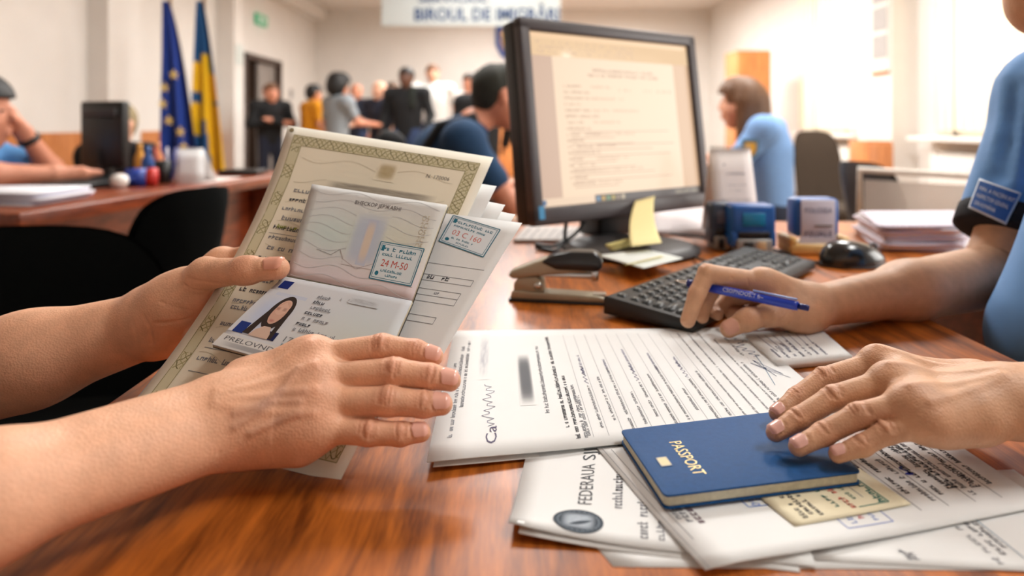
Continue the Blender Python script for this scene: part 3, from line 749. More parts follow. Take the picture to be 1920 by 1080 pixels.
s.ell(.025,.018,.012,.009,rgb(150,140,110),14)
for k in range(9): s.poly([(.12+.75*i/24, .12+.085*k+.014*math.sin(i*.6+k*1.3)) for i in range(25)], .0005, rgb(212,204,180))
s.layer(); s.blur(.50,.09,.60,.165,rgb(172,152,110),CR,10,.9,3,.1); s.blur(.28,.19,.83,.232,rgb(122,114,104),CR,18,.85,5,.3,8); s.text('N. 170006', .74, .125, .0045, rgb(110,106,100), .11)
for k in range(12): s.scrib(.12,.30+.08*((k*7) % 4)/4,.255+.035*k,.0042 if k % 3 else .0048,INK if k % 3 == 1 else GRY,200+k,.7)
s.scrib(.12,.24,.39,.0042,rgb(150,160,60),215); s.line(.11,.41,.32,.41,.0004,GRY)
s.text('G R D', .27, .60, .006, INK, .08)
for k in range(4): s.scrib(.13,.3+.03*k,.66+.05*k,.0042,GRY,220+k); 
s.blur(.24,.735,.40,.775,rgb(70,96,90),CR,10,1.,4,.6); s.line(.13,.775,.5,.775,.0005,GRY); s.line(.13,.84,.5,.84,.0005,GRY)
cert = s
s.build('certificate', 'cream certificate with olive ornamental border held up by the bare forearms', 'certificate')
# loose sheets fanned on both sides of the certificate, following its bend
CERT = cert
def proj(p): return (960+F*p.x/p.y, HY+F*(CAMZ-p.z)/p.y)
def cert_uv(x, y, off):
    u, v = .5, .5
    f = lambda u, v: np.array(proj(CERT.pos(u, v)+CERT.nrm(u, v)*off))
    for _ in range(25):
        r = f(u, v)-np.array((x, y)); J = np.stack([(f(u+.001, v)-f(u-.001, v))/.002, (f(u, v+.001)-f(u, v-.001))/.002], 1)
        d = np.linalg.solve(J, r); k = min(1, .3/max(abs(d).max(), 1e-9)); u -= d[0]*k; v -= d[1]*k
    return u, v
class Held(Sheet):
    """a sheet lying against the bent certificate"""
    def __init__(s, pts, off, n=12, mid=None, **kw):
        s.off = off; s.uv = [Vector((*cert_uv(x, y, off), 0)) for x, y in pts]
        Sheet.__init__(s, [(Vector(), Vector())]*2, n=n, **kw)
    def pos(s, u, v):
        q = s.uv[0].lerp(s.uv[1], u).lerp(s.uv[3].lerp(s.uv[2], u), v)
        return CERT.pos(q.x, q.y)+CERT.nrm(q.x, q.y)*s.off
for k, (pts, lb) in enumerate((
    ([(600,300),(931,349),(705,790),(300,760)], 'white sheet just behind the certificate, second highest corner of the fan'),
    ([(620,320),(947,384),(730,780),(320,770)], 'white sheet in the middle of the fan behind the certificate'),
    ([(640,340),(966,402),(750,770),(340,780)], 'rearmost white sheet of the fan, corner just above the stamped form'))):
    Held(pts, -.0024-.0012*k, col=WHT).build('paper_sheet', lb, 'paper', 'loose sheets fanned behind the certificate')
Held([(515,330),(900,330),(590,885),(190,825)], -.0012, col=rgb(214,216,222)).build('paper_sheet', 'pale grey-white sheet along the lower left edge of the certificate', 'paper')
s = Held([(770,392),(979,418),(790,735),(575,690)], .0016, col=WHT)
for (v, u1, box) in ((.335,.93,0),(.405,.90,1),(.49,.86,2),(.64,.78,1),(.80,.72,1)):
    if box == 0: s.line(.2,v,u1,v,.0004,GRY); continue
    for k in range(box+1 if box > 1 else 2): s.line(.2,v+.036*k,u1,v+.036*k,.0004,GRY)
    s.line(u1,v,u1,v+.036*(box if box > 1 else 1),.0004,GRY)
s.scrib(.5,.72,.43,.004,INK,240); s.scrib(.64,.7,.515,.003,GRY,241); s.text('EMENIV', .48, .835, .004, GRY, .17)
s.layer(); s.line(.2,.676,.765,.676,.0004,GRY)
form2 = s
t = Held([(850,404),(938,431),(906,482),(823,452)], .0018, th=.00005); t.b = s.b; t.lift = .00015
t.fill(0,0,1,1,rgb(222,228,232),8); t.layer(); ink_stamp(t,0,0,1,1,TEAL,'03 C 160',rgb(205,108,98),250,.0009)
s.build('paper_form', 'white boxed form with teal and red ink stamp beside the open passport', 'paper')

# ---- open passport
PG = rgb(214,214,212)
def tint(u, v):
    a = math.exp(-((u-.25)**2+(v-.55)**2)*14); b = math.exp(-((u-.75)**2+(v-.5)**2)*12); c = math.exp(-((v-1.)**2)*9)
    r = [PG[0]-.10*a-.02*b+.02*c, PG[1]+.005*a-.01*b-.07*c, PG[2]-.01*a-.10*b-.03*c]
    return tuple(max(0, x) for x in r)
OP = .014
q = [docp(585,345,.016), docp(838,384,.014), docp(772,563,.012), docp(537,515,.012)]
s = Sheet([(q[0], q[1]), (q[3], q[2])], th=.0012, n=14, fcol=tint, sag=lambda u, v: CN*(.0006*math.sin(math.pi*v)))
op = empty('passport', q[3], 'open passport showing photo page and stamped page, in front of the certificate', 'passport')
for k in range(10): s.poly([(.03+.94*i/30, .06+.1*k+.035*math.sin(i*.45+k*.8)) for i in range(31)], .00035, rgb(196,198,200))
s.layer(); s.text('BHECKOP JEPЖABHI', .36, .155, .0042, rgb(84,78,80), .34)
SHC = tint
s.blur(.40,.22,.66,.80,rgb(174,184,204),tint,14,.75,4); s.layer(); s.blur(.50,.30,.575,.78,rgb(218,196,170),rgb(184,190,206),10,.8,3)
s.poly([(.36,.66),(.40,.75),(.52,.82),(.64,.74),(.67,.64)], .0006, rgb(176,166,166)); s.poly([(.18,.70),(.30,.73),(.36,.66)], .0005, rgb(150,150,150))
for k in range(9): s.text('O2'[k % 2]+'5C'[k % 2], .87+.004*k, .22+.075*k, .0055, rgb(196,186,164), .05)
s.layer(); s.fill(.645,.515,.955,.875,rgb(212,220,222),6); s.layer(); ink_stamp(s,.64,.51,.96,.88,TEAL,'24 M-50',RED,260,.0008)
s.b.build('stamped_page', op, label='pale passport page with a teal and red square stamp')
q2 = [docp(533,518,.0125), docp(772,564,.0125), docp(700,730,.0165), docp(398,646,.0165)]
LP = rgb(216,219,224)
def tint2(u, v): return tuple(x*k for x, k in zip(LP, (1-.08*math.exp(-((u-.8)**2+(v-.4)**2)*9), 1-.01*u, 1-.10*math.exp(-((u-.75)**2+(v-.7)**2)*9))))
s = Sheet([(q2[0], q2[1]), (q2[3], q2[2])], th=.0012, n=14, fcol=tint2, sag=lambda u, v: CN*(.0006*math.sin(math.pi*v)))
s.fill(.035,.055,.115,.165,rgb(26,44,118)); s.blur(.0,.2,.3,.8,rgb(190,204,232),tint2,8,.8)
s.layer()
# portrait photo
s.fill(.07,.22,.30,.80,rgb(204,212,228)); s.layer()
s.fill(.03,.66,.10,.80,rgb(34,56,128)); s.fill(.245,.70,.31,.80,rgb(30,38,84)); s.layer()
HAIR = rgb(58,48,44)
s.ell(.205,.47,.075,.225,HAIR,30); s.layer()
for (a,b,c,d) in ((.13,.47,.16,.47),(.25,.47,.279,.47)):
    s.put([(a,b),(c,d),(c+(.01 if a > .2 else -.02),.79),(a+(.01 if a > .2 else -.035),.79)], [(0,3,2,1)], HAIR)
s.layer()
s.put([(.14,.80),(.155,.72),(.19,.66),(.235,.66),(.262,.74),(.268,.80)], [(0,5,4,3,2,1)], rgb(214,186,168)); s.layer()
s.ell(.206,.47,.046,.155,rgb(214,172,152),26); s.ell(.206,.40,.043,.10,rgb(222,184,164),26); s.layer(); s.blur(.165,.40,.195,.45,rgb(150,110,96),rgb(214,174,155),4,.6); s.blur(.21,.40,.24,.45,rgb(150,110,96),rgb(214,174,155),4,.6); s.blur(.18,.56,.225,.605,rgb(186,110,104),rgb(214,174,155),4,.7)
for k, (a, b, c) in enumerate(((.36,.47,GRY),(.36,.44,INK),(.37,.53,GRY),(.36,.50,INK),(.37,.55,GRY),(.36,.46,INK),(.37,.66,GRY))): s.scrib(a,b,.20+.072*k,.0032,c,270+k)
s.scrib(.52,.62,.165,.003,LGR,290); s.blur(.58,.10,.80,.18,rgb(130,132,138),tint2,10,.6,3,.6); s.text('1762 1507300', .365, .775, .0045, rgb(110,116,120), .36); s.scrib(.37,.62,.83,.003,rgb(90,140,160),291); s.scrib(.37,.56,.88,.004,rgb(110,150,176),292)
s.scrib(.55,.9,.655,.003,GRY,293)
s.fill(.0,.845,1,1,rgb(222,222,220)); s.layer(); s.text('PRELOVNDRELISTALT<<<<<<<<', .035, .915, .0036, rgb(90,92,98), .92); s.blur(.03,.925,.95,.985,rgb(150,152,156),rgb(222,222,220),12,.8,6)
s.b.build('photo_page', op, label='passport photo page with a woman\'s portrait')
# pages and covers behind both halves
COV = mat('dark_cover', rgb(52,52,48), rough=.6); PAGES = mat('passport_pages', rgb(200,190,164), rough=.8, noise=.15, scale=400)
def under(q, d0, d1, name, m, grow=0.):
    n_ = (q[1]-q[0]).cross(q[0]-q[3]).normalized(); n_ = n_ if n_.dot(CN) > 0 else -n_
    ce = sum(q, Vector())/4; a = [p+(p-ce)*grow for p in q]
    Sheet([(a[0]-n_*d0, a[1]-n_*d0), (a[3]-n_*d0, a[2]-n_*d0)], th=d1-d0, col=(1,1,1), n=6, m=m, sag=lambda u, v: CN*(.0006*math.sin(math.pi*v))).b.build(name, op)
for q_ in (q, q2):
    under(q_, .0013, .0030, 'page_block', PAGES, .004); under(q_, .0031, .0038, 'cover', COV, .012)
# ================================================================== things on the big desk
# ---- monitor
BL, BR, TL, TR = P(1000,428,1.10), P(1325,385,1.36), P(968,28,1.13), P(1305,72,1.41)
ex_ = ((BR-BL)+(TR-TL)).normalized(); ey_ = ((TL-BL)+(TR-BR)); ey_ = (ey_-ex_*ey_.dot(ex_)).normalized(); ez_ = ex_.cross(ey_)
MC = (BL+BR+TL+TR)/4; MW = ((BR-BL).length+(TR-TL).length)/2; MH = ((TL-BL).length+(TR-BR).length)/2
RM = Matrix((ex_, ey_, ez_)).transposed()
def mp(x, y, z=0.): return MC+RM @ Vector((x, y, z))
BASEC = Vector((.205, 1.155, DESK))
mo = empty('computer_monitor', BASEC, 'black framed computer monitor showing a document, standing on the big desk', 'monitor')
BEZ = mat('monitor_bezel', rgb(70,64,66), rough=.45, noise=.05)
m = MB(); bz = .0225; bb = .030
m.box(mp(0,MH/2-bz/2,-.004), (MW,bz,.02), BEZ, R=RM, bev=.004); m.box(mp(0,-MH/2+bb/2,-.004), (MW,bb,.02), BEZ, R=RM, bev=.004)
for sx in (-1, 1): m.box(mp(sx*(MW/2-bz/2),0,-.004), (bz,MH-.008,.02), BEZ, R=RM, bev=.004)
m.build('bezel', mo)
m = MB(); m.box(mp(0,0,-.03), (MW-.002,MH-.002,.04), BLACK, R=RM, bev=.008); m.box(mp(0,0,-.06), (MW*.6,MH*.6,.05), BLACK, R=RM, bev=.015); m.build('rear_housing', mo)
SCR = mat('lit_screen', attr=True, rough=.3, noise=0., emit='attr', estr=SCRE, spec=.3); SCR.node_tree.nodes['Principled BSDF'].inputs['Base Color'].default_value = (.02,.02,.02,1)
for l in list(SCR.node_tree.links):
    if l.to_socket.name == 'Base Color': SCR.node_tree.links.remove(l)
sw, sh_ = MW-2*bz, MH-bz-bb; x0, x1, y1, y0 = -sw/2, sw/2, MH/2-bz, -MH/2+bb
s = Sheet([(mp(x0,y1,-.003), mp(x1,y1,-.003)), (mp(x0,y0,-.003), mp(x1,y0,-.003))], th=.001, col=rgb(250,214,172), m=SCR, n=4)
PEACH = rgb(251,220,188); TAN = rgb(214,180,156); LT = rgb(216,182,154); LT2 = rgb(188,152,128)  # peach tint puts the warm haze over the monitor into the screen colours
s.fill(0,0,1,.03,rgb(253,212,168)); s.fill(0,.135,.12,.955,TAN); s.fill(.885,.135,1,.955,rgb(224,184,148)); s.fill(.12,.135,.885,.955,rgb(253,222,190)); s.fill(0,.955,.30,1,rgb(244,214,184)); s.fill(.30,.955,1,1,rgb(92,84,82))
s.layer()
for k in range(3): s.scrib(.04,.62,.062+.028*k,.006,LT,300+k,.7,.5)
s.scrib(.35,.74,.215,.007,LT2,310); s.scrib(.32,.78,.245,.007,LT2,311); s.scrib(.5,.86,.33,.006,LT,312,.7,.4)
for k in range(17):
    v = .315+.036*k
    s.scrib(.17,.27+.05*(k % 3),v,.0055,LT2,320+k); 
    if k % 2 == 0: s.scrib(.33,.46+.04*(k % 5),v,.0055,LT,340+k)
    if k > 6: s.line(.19,v+.014,.45+.12*(k % 4),v+.014,.0012,LT2)
s.line(.33,.66,.84,.66,.0014,LT2)
for k in range(6): s.fill(.31+.03*k,.965,.328+.03*k,.992,(rgb(110,150,180),rgb(210,170,90),rgb(120,160,120),rgb(190,170,90),rgb(160,140,120),rgb(210,190,160))[k])
s.scrib(.82,.99,.988,.006,rgb(190,176,150),360); s.fill(.012,.962,.03,.992,rgb(70,110,150))
s.b.build('screen', mo, label='bright warm screen with a text document')
MB().box(mp(-MW/2+.016,-MH/2+.022,.0065), (.012,.022,.001), mat('blue_sticker', rgb(50,140,190), rough=.4), R=RM).build('sticker', mo, label='small blue sticker at the lower left bezel corner')
m = MB(); nk = mp(0,-MH/2+.05,-.06)
m.prism([(-.045,-.03),(.045,-.03),(.045,.03),(-.045,.03)], 0, nk.z-DESK+.03, BLACK, M=Matrix.Translation((nk.x,nk.y,DESK+.01)) @ Matrix.Rotation(math.atan2(ex_.y, ex_.x), 4, 'Z'), bev=.006)
m.build('neck', mo)
MB().lathe([(.0,.0),(.105,.0),(.112,.004),(.110,.011),(.09,.017),(.0,.019)], BASEC, DKGREY, n=48, sx=1.06, sy=.98).build('base', mo)
# ---- sticky notes, blank sheet on the base
YEL = rgb(243,230,170)
a, b = mp(.005,-MH/2+.026,.009), mp(.058,-MH/2+.032,.009)
lo_, hi_ = P(1183,462,1.03), P(1241,455,1.06)
s = Sheet([(a, b), ((a+lo_)/2+V(-.004,.012,-.004), (b+hi_)/2+V(-.004,.012,-.004)), (lo_, hi_)], th=.0004, col=YEL, n=10); s.build('sticky_note', 'pale yellow sticky note hanging from the lower bezel of the big monitor', 'sticky note')
s = Sheet([(P(1134,459,1.05), P(1205,440,1.13)), (P(1160,492,1.07)+V(0,0,.006), P(1222,470,1.13)+V(0,0,.002)), (on(1172,497,DESK+.0228), on(1243,480,DESK+.0228))], th=.0004, col=rgb(238,224,150), n=10); s.build('sticky_note', 'curled yellow sticky note lying on the foot of the big monitor', 'sticky note')
flat([(1118,478),(1215,468),(1281,484),(1206,503)], DESK+.0202, th=.0006, col=rgb(226,232,228)).build('paper_sheet', 'small white sheet lying on the round foot of the monitor', 'paper')
# ---- papers behind monitor
s = flat([(962,450),(985,424),(1110,426),(1085,450)], DESK+.006, th=.005, col=rgb(214,208,204))
for k in range(6): s.scrib(.1,.9,.12+.13*k,.005,GRY,370+k)
s.build('paper_stack', 'low stack of printed papers on the desk left of the monitor neck', 'paper')
s = Sheet([(P(1228,398,1.46), P(1330,384,1.49)), (on(1224,436,DESK+.0055), on(1326,438,DESK+.0055))], th=.004, col=rgb(224,214,214), n=8)
for k in range(9): s.scrib(.35,.92-.1*(k % 3),.15+.085*k,.0035,rgb(180,166,170),380+k)
s.build('paper_pad', 'printed paper pad leaning under the right end of the monitor', 'paper')
# ---- stapler
SB = mat('beige_metal', rgb(166,156,134), rough=.4, noise=.06, metal=.25)
a0, a1 = on(957,560,DESK), on(1137,568,DESK); sx_ = (a1-a0).normalized(); sL = (a1-a0).length
RS = Matrix.Rotation(math.atan2(sx_.y, sx_.x), 4, 'Z'); MS = Matrix.Translation(a0) @ RS
MSY = MS @ Matrix.Rotation(math.pi/2, 4, 'X')
stp = empty('stapler', a0+sx_*sL/2, 'beige and black metal stapler on the desk between documents and keyboard', 'stapler')
def side(pts, w, m, bev=.0015):          # profile in x (along) and z (up), extruded across
    return MB().prism(pts, -w/2, w/2, m, M=MSY, bev=bev)
k = sL/.122
side([(0,0),(sL*.985,0),(sL*.985,.003),(0,.004)], .030, BLACK, .0008).build('rubber_foot', stp)
side([(.002,.0035),(sL,.003),(sL,.0085),(sL*.9,.0105),(.004,.0135)], .027, SB).build('base_plate', stp)
side([(.006,.012),(.045*k,.0125),(.043*k,.027),(.035*k,.031),(.012,.029),(.006,.022)], .022, SB).build('hinge_bracket', stp)
side([(.004,.027),(.050*k,.034),(.108*k,.040),(.110*k,.046),(.050*k,.056),(.004,.038),(-.002,.032)], .024, SB, .003).build('upper_arm', stp)
side([(.035*k,.031),(.108*k,.030),(.110*k,.037),(.05*k,.037)], .014, METAL, .001).build('staple_channel', stp)
side([(.104*k,.0275),(.112*k,.0275),(.113*k,.045),(.104*k,.045)], .015, METAL, .001).build('front_plate', stp)
side([(.040*k,.050),(.060*k,.041),(.112*k,.040),(.118*k,.046),(.116*k,.058),(.108*k,.064),(.078*k,.064),(.055*k,.059)], .030, mat('glossy_black', rgb(28,30,32), rough=.3), .004).build('top_cap', stp)
MB().box(MS @ Vector((sL*.93,0,.0108)), (.016,.014,.002), METAL, R=RS.to_3x3()).build('anvil', stp)
MB().tube([MS @ Vector((.037*k,-.0125,.020)), MS @ Vector((.037*k,.0125,.020))], .005, mat('chrome', rgb(210,210,205), rough=.12, metal=1.)).build('pivot_pin', stp)
# ---- keyboard
kA, kB, kC = on(1131,562,DESK+.020), on(1350,483,DESK+.020), on(1530,508,DESK+.016)      # left front, left back .. right end
kx = Vector((kB.x-kA.x, kB.y-kA.y, 0)); KL = kx.length; kx.normalize(); ky = Vector((-kx.y, kx.x, 0))   # along the rows; away from the typist
KL = .41; KD = .110
ori = Vector((kA.x, kA.y, 0))
KM = Matrix.Translation((ori.x, ori.y, DESK)) @ Matrix.Rotation(math.atan2(kx.y, kx.x), 4, 'Z')
kb = empty('keyboard', KM @ Vector((KL/2, -KD/2, 0)), 'black full-size computer keyboard in front of the monitor', 'keyboard')
sl_ = lambda y: .021+.006*(y/KD)         # y in [-KD, 0]; the far edge is higher
prof = [(-KD,.004),(0,.004),(0,.022),(-.004,.025),(-KD+.006,.0165),(-KD,.0135)]
MB().prism(prof, 0, KL, mat('keyboard_case', rgb(22,24,25), rough=.45), M=KM @ Matrix(((0,0,1,0),(1,0,0,0),(0,1,0,0),(0,0,0,1))), bev=.0015).build('case', kb)
KEY = mat('key_plastic', rgb(30,36,38), rough=.35, noise=.1)
rows = [(-.0155,[(0,1),(2,1),(3,1),(4,1),(5,1),(6.5,1),(7.5,1),(8.5,1),(9.5,1),(11,1),(12,1),(13,1),(14,1),(15.3,1),(16.3,1),(17.3,1)])]
for r_, lst in enumerate(([1]*13+[2],[1.5]+[1]*12+[1.5],[1.75]+[1]*11+[2.25],[2.25]+[1]*10+[2.75],[1.25,1.25,1.25,6.25,1.25,1.25,1.25,1.25])):
    x = 0; q = []
    for wd in lst: q.append((x, wd)); x += wd
    if r_ in (0, 1): q += [(15.3,1),(16.3,1),(17.3,1)]
    if r_ == 3: q += [(16.3,1)]
    if r_ == 4: q += [(15.3,1),(16.3,1),(17.3,1)]
    q += [(18.6,1),(19.6,1),(20.6,1),(21.6,1)] if r_ < 4 else [(18.6,2),(20.6,1),(21.6,1)]
    rows.append((-.0330-.0140*r_, q))
U = (KL-.016)/22.6; m = MB(); LEG = mat('key_legend', rgb(196,200,196), rough=.5); m2 = MB()
rk = random.Random(5)
for y, q in rows:
    for x, wd in q:
        cx = .008+(x+wd/2)*U; z = .0235+.008*(y/KD)
        b_ = bmesh.new(); bmesh.ops.create_cube(b_, size=1.)
        for v in b_.verts:
            tp = v.co.z > 0; v.co = Vector((v.co.x*(wd*U-.0022-(.004 if tp else 0)), v.co.y*(.0125-(.0035 if tp else 0)), v.co.z*.007))
        bmesh.ops.bevel(b_, geom=list(b_.edges), offset=.0009, segments=2, affect='EDGES')
        m.bm(b_, KEY, KM @ Matrix.Translation((cx, y, z)), smooth=True)
        if wd < 2: 
            for j in range(2): m2.box(KM @ Vector((cx-.002+.0022*j, y+.002, z+.0037)), (.0011,.0036-.001*rk.random(),.0002), LEG, R=KM.to_3x3())
m.build('keys', kb); m2.build('key_legends', kb)
# ---- mouse
mc = on(1599,497,DESK); MR = Matrix.Rotation(math.radians(8), 3, 'Z')
ms_ = empty('computer_mouse', mc, 'glossy black computer mouse on the desk right of the keyboard', 'mouse')
def mouse(u, v):
    a = 2*math.pi*u; t = v*math.pi/2; r = math.cos(t)**.75
    x = .054*math.cos(a)*r; y = .031*math.sin(a)*r*(1-.12*math.cos(a)); h = .036*math.sin(t)**.8*(1-.22*(x/.054)-.12*(x/.054)**2)
    return mc+MR @ Vector((x, y, .002+h))
m = MB(); GB = mat('mouse_gloss', rgb(18,20,22), rough=.22, coat=.4); m.grid(mouse, 40, 14, GB); m.build('shell', ms_)
MB().lathe([(0,0),(.055,0),(.056,.003),(0,.003)], mc, DKGREY, n=32, R=MR, sy=.58).build('underside', ms_)
MB().tube([mc+MR @ Vector((.034+.006*math.cos(a),.0,.026+.006*math.sin(a))) for a in np.linspace(0, 2*math.pi, 13)], .0025, DKGREY).build('scroll_wheel', ms_)
def cable(name, pts, label, r=.0022):
    pts = [Vector(p) for p in pts]; out = []
    for i in range(len(pts)-1):
        p0, p1, p2, p3 = pts[max(i-1,0)], pts[i], pts[i+1], pts[min(i+2,len(pts)-1)]
        for k in range(8):
            t = k/8; out.append(.5*((2*p1)+(-p0+p2)*t+(2*p0-5*p1+4*p2-p3)*t*t+(-p0+3*p1-3*p2+p3)*t**3))
    out.append(pts[-1]); return MB().tube(out, r, BLACK, n=8).build(name, label=label, cat='cable')
cable('mouse_cable', [on(1538,493,DESK+.010), on(1505,487,DESK+.003), on(1460,470,DESK+.003), on(1400,458,DESK+.003), on(1310,444,DESK+.003), on(1225,436,DESK+.003)], 'thin black cable running from mouse to behind the monitor')
cable('keyboard_cable', [on(1325,490,DESK+.012), on(1306,484,DESK+.006), on(1290,474,DESK+.003), on(1262,466,DESK+.003), on(1240,462,DESK+.003)], 'thin black cable looping from the keyboard to the monitor foot')
cable('monitor_cable', [P(1062,410,1.2), P(1060,432,1.19), P(1056,455,1.17), on(1040,470,DESK+.004), on(1005,464,DESK+.004)], 'black cable hanging down behind the left of the monitor', .0035)
cable('monitor_cable', [P(1098,405,1.22), P(1088,428,1.2), P(1066,448,1.18), on(1036,462,DESK+.009), on(1004,458,DESK+.009)], 'slanting black cable hanging nearest the monitor neck', .0035)
# ---- self inking stamps
SBL = mat('stamp_blue_plastic', rgb(30,92,168), rough=.35); SDK = mat('stamp_slate_plastic', rgb(48,62,84), rough=.4); SCL = mat('clear_grey_plastic', rgb(150,146,140), rough=.3)
def stamp(px0, px1, ytop, ybot, m, label, win=None, d=None):
    d = d or 275/(ybot-HY); x0 = (px0-960)*d/F; x1 = (px1-960)*d/F; w_ = x1-x0; h = (ybot-ytop)*d/F; c = Vector(((x0+x1)/2, d+.022, DESK))
    t = empty('self_inking_stamp', c, label, 'stamp')
    b_ = MB(); b_.box(c+V(0,0,h*.66), (w_,.044,h*.66), m, bev=.007, seg=3); b_.build('casing', t)
    for sx in (-1, 1): MB().box(c+V(sx*(w_/2-.006),0,h*.30), (.012,.044,h*.32), m, bev=.003).build('leg', t)
    f = MB(); f.box(c+V(0,0,h*.16), (w_*.80,.054,h*.30), SCL, bev=.003); f.build('foot', t)
    MB().box(c+V(-w_*.14,-.0265,h*.16), (w_*.22,.004,h*.2), BLACK, bev=.001).build('ink_pad', t)
    MB().box(c+V(w_*.15,-.0265,h*.16), (w_*.2,.004,h*.22), mat('pad_tan', rgb(200,170,130), rough=.6), bev=.001).build('ink_pad', t)
    MB().box(c+V(0,-.0225,h*.40), (w_*.7,.003,h*.10), BLACK, bev=.001).build('slot', t)
    if win: MB().box(c+V(.0,-.0225,h*.70), (w_*.5,.002,h*.26), win, bev=.0008).build('window', t)
    return t
stamp(1334,1380,386,476,SDK,'dark slate self-inking stamp half hidden behind the blue stamp', mat('stamp_window_grey', rgb(96,96,112), rough=.4), d=1.165)
stamp(1372,1456,380,474,SBL,'bright blue self-inking stamp standing behind the keyboard', mat('stamp_window_teal', rgb(20,130,176), rough=.3), d=1.13)
d = 1.15; c = Vector(((1523-960)*d/F, d, DESK))
t = empty('self_inking_stamp', c, 'blue stamp with white lettered label standing in a yellow wooden tray', 'stamp')
MB().box(c+V(0,0,.062), (.076,.040,.066), SBL, bev=.008, seg=3).build('casing', t)
LBL = mat('stamp_label', rgb(214,210,220), rough=.5, noise=.03)
lb = MB(); lb.box(c+V(0,-.0215,.060), (.058,.003,.066), LBL, bev=.003); lb.box(c+V(0,-.0225,.022), (.062,.003,.016), LBL); lb.build('label', t)
tm = MB(); NV = mat('navy_ink', rgb(56,66,104)); wall_text(tm, 'FOLOSEA', c+V(0,-.0242,.071), (1,0,0), (0,0,1), .009, NV, .046); tm.build('lettering', t); tm = MB(); wall_text(tm, 'FSUALE', c+V(0,-.0242,.031), (1,0,0), (0,0,1), .010, NV, .046)
tm.build('lettering', t); MB().box(c+V(.008,-.0242,.049), (.03,.0006,.003), mat('brown_ink', rgb(120,100,80))).build('ink_bar', t)
YW = wood_mat('yellow_wood', rgb(206,160,86), rgb(236,200,130), rough=.5, axis=0)
m = MB(); m.box(c+V(0,0,.010), (.098,.058,.018), YW, bev=.003)
for sx in (-1, 1): m.box(c+V(sx*.044,0,.024), (.012,.058,.014), YW, bev=.003)
m.build('stamp_tray', label='yellow wooden stamp tray under the lettered blue stamp', cat='tray')
# ---- flip calendar
d = 1.30; c = Vector(((1369-960)*d/F, d, DESK)); H_ = (400-310)*d/F+.05
t = empty('desk_calendar', c, 'white spiral-bound flip calendar standing behind the stamps', 'calendar')
for nm, sgn in (('front_page', -1), ('back_board', 1)):
    s = Sheet([(c+V(-.040,0,.172), c+V(.040,0,.172)), (c+V(-.043,sgn*.05,0), c+V(.043,sgn*.05,0))] if sgn < 0 else [(c+V(.040,0,.172), c+V(-.040,0,.172)), (c+V(.043,.05,0), c+V(-.043,.05,0))], th=.0015, col=rgb(238,230,226), n=4)
    if sgn < 0:
        s.scrib(.3,.36,.18,.006,GRY,401); s.scrib(.36,.8,.28,.005,GRY,402); s.scrib(.36,.8,.40,.003,LGR,403); s.scrib(.38,.7,.46,.003,LGR,404)
        for k in range(5): s.scrib(.15,.9,.56+.07*k,.0035,LGR,405+k)
    s.b.build(nm, t)
m = MB()
for k in range(11):
    x = -.036+.0072*k; m.tube([c+V(x,.005*math.cos(a),.174+.005*math.sin(a)) for a in np.linspace(0, 2*math.pi, 11)], .0009, SCL, n=6)
m.build('spiral_binding', t)
# ---- thick paper stack on the right
hs = [((1592,470),(1800,478))]
rs = random.Random(3)
for k in range(9):
    z = DESK+.0055+.0052*k; sh_x = rs.uniform(-6, 6)
    pts = [(1610+sh_x+k*.5,448-6*(k > 4)),(1810+sh_x,448),(1830+sh_x,476),(1650+sh_x-6*k*.5,478)]
    zz = [on(1603+rs.uniform(-9,9),437+rs.uniform(-3,3),DESK), on(1830+sh_x,438,DESK), on(1800+rs.uniform(-9,9),474+rs.uniform(-3,3),DESK), on(1652+rs.uniform(-12,12),474+rs.uniform(-4,4),DESK)]
    q = [Vector((p.x, p.y, z)) for p in zz]
    A_ = .010*(1 if k < 4 else .3)
    Sheet([(q[0], q[1]), (q[3], q[2])], th=.0048 if k < 8 else .003, col=rgb(226,222,224) if k % 2 else rgb(204,196,206), n=8, sag=lambda u, v, A_=A_: V(0,0,A_*max(0,.25-u)**1.5)).build('paper_stack', ('topmost' if k == 8 else 'lowest' if k == 0 else ['','second','third','fourth','fifth','sixth','seventh','eighth'][k])+' bundle of white paper in the pile right of the stamps' + (', counted from the desk' if 0 < k < 8 else ''), 'paper', 'bundles in the paper pile')
# pale clear-topped side table / glass screen behind the pile
d = 2.35
g = empty('glass_screen', P(1720,400,d)*1., 'low clear glass desk screen with a pale frame behind the paper pile', 'screen')
m = MB(); PF = mat('pale_frame', rgb(226,218,206), rough=.4)
a, b, e_ = P(1612,318,d), P(1840,332,d-.25), P(1700,322,d+.0)
zb = .60
m.tube([Vector((a.x,a.y,zb)), a, b, Vector((b.x,b.y,zb))], .012, PF); m.build('frame', g)
gm = mat('screen_glass', rgb(236,231,224), rough=.3, noise=.02, trans=.3, alpha=.62)
MB().box(((a.x+b.x)/2,(a.y+b.y)/2,(a.z+zb)/2-.01), ((b-a).length-.03,.006,a.z-zb-.05), gm, R=Matrix.Rotation(math.atan2(b.y-a.y,b.x-a.x),3,'Z')).build('glass_pane', g)
m = MB()
for p in (a, b): m.tube([(p.x,p.y,zb+.02),(p.x,p.y,0)], .015, PF)
m.build('post', g)
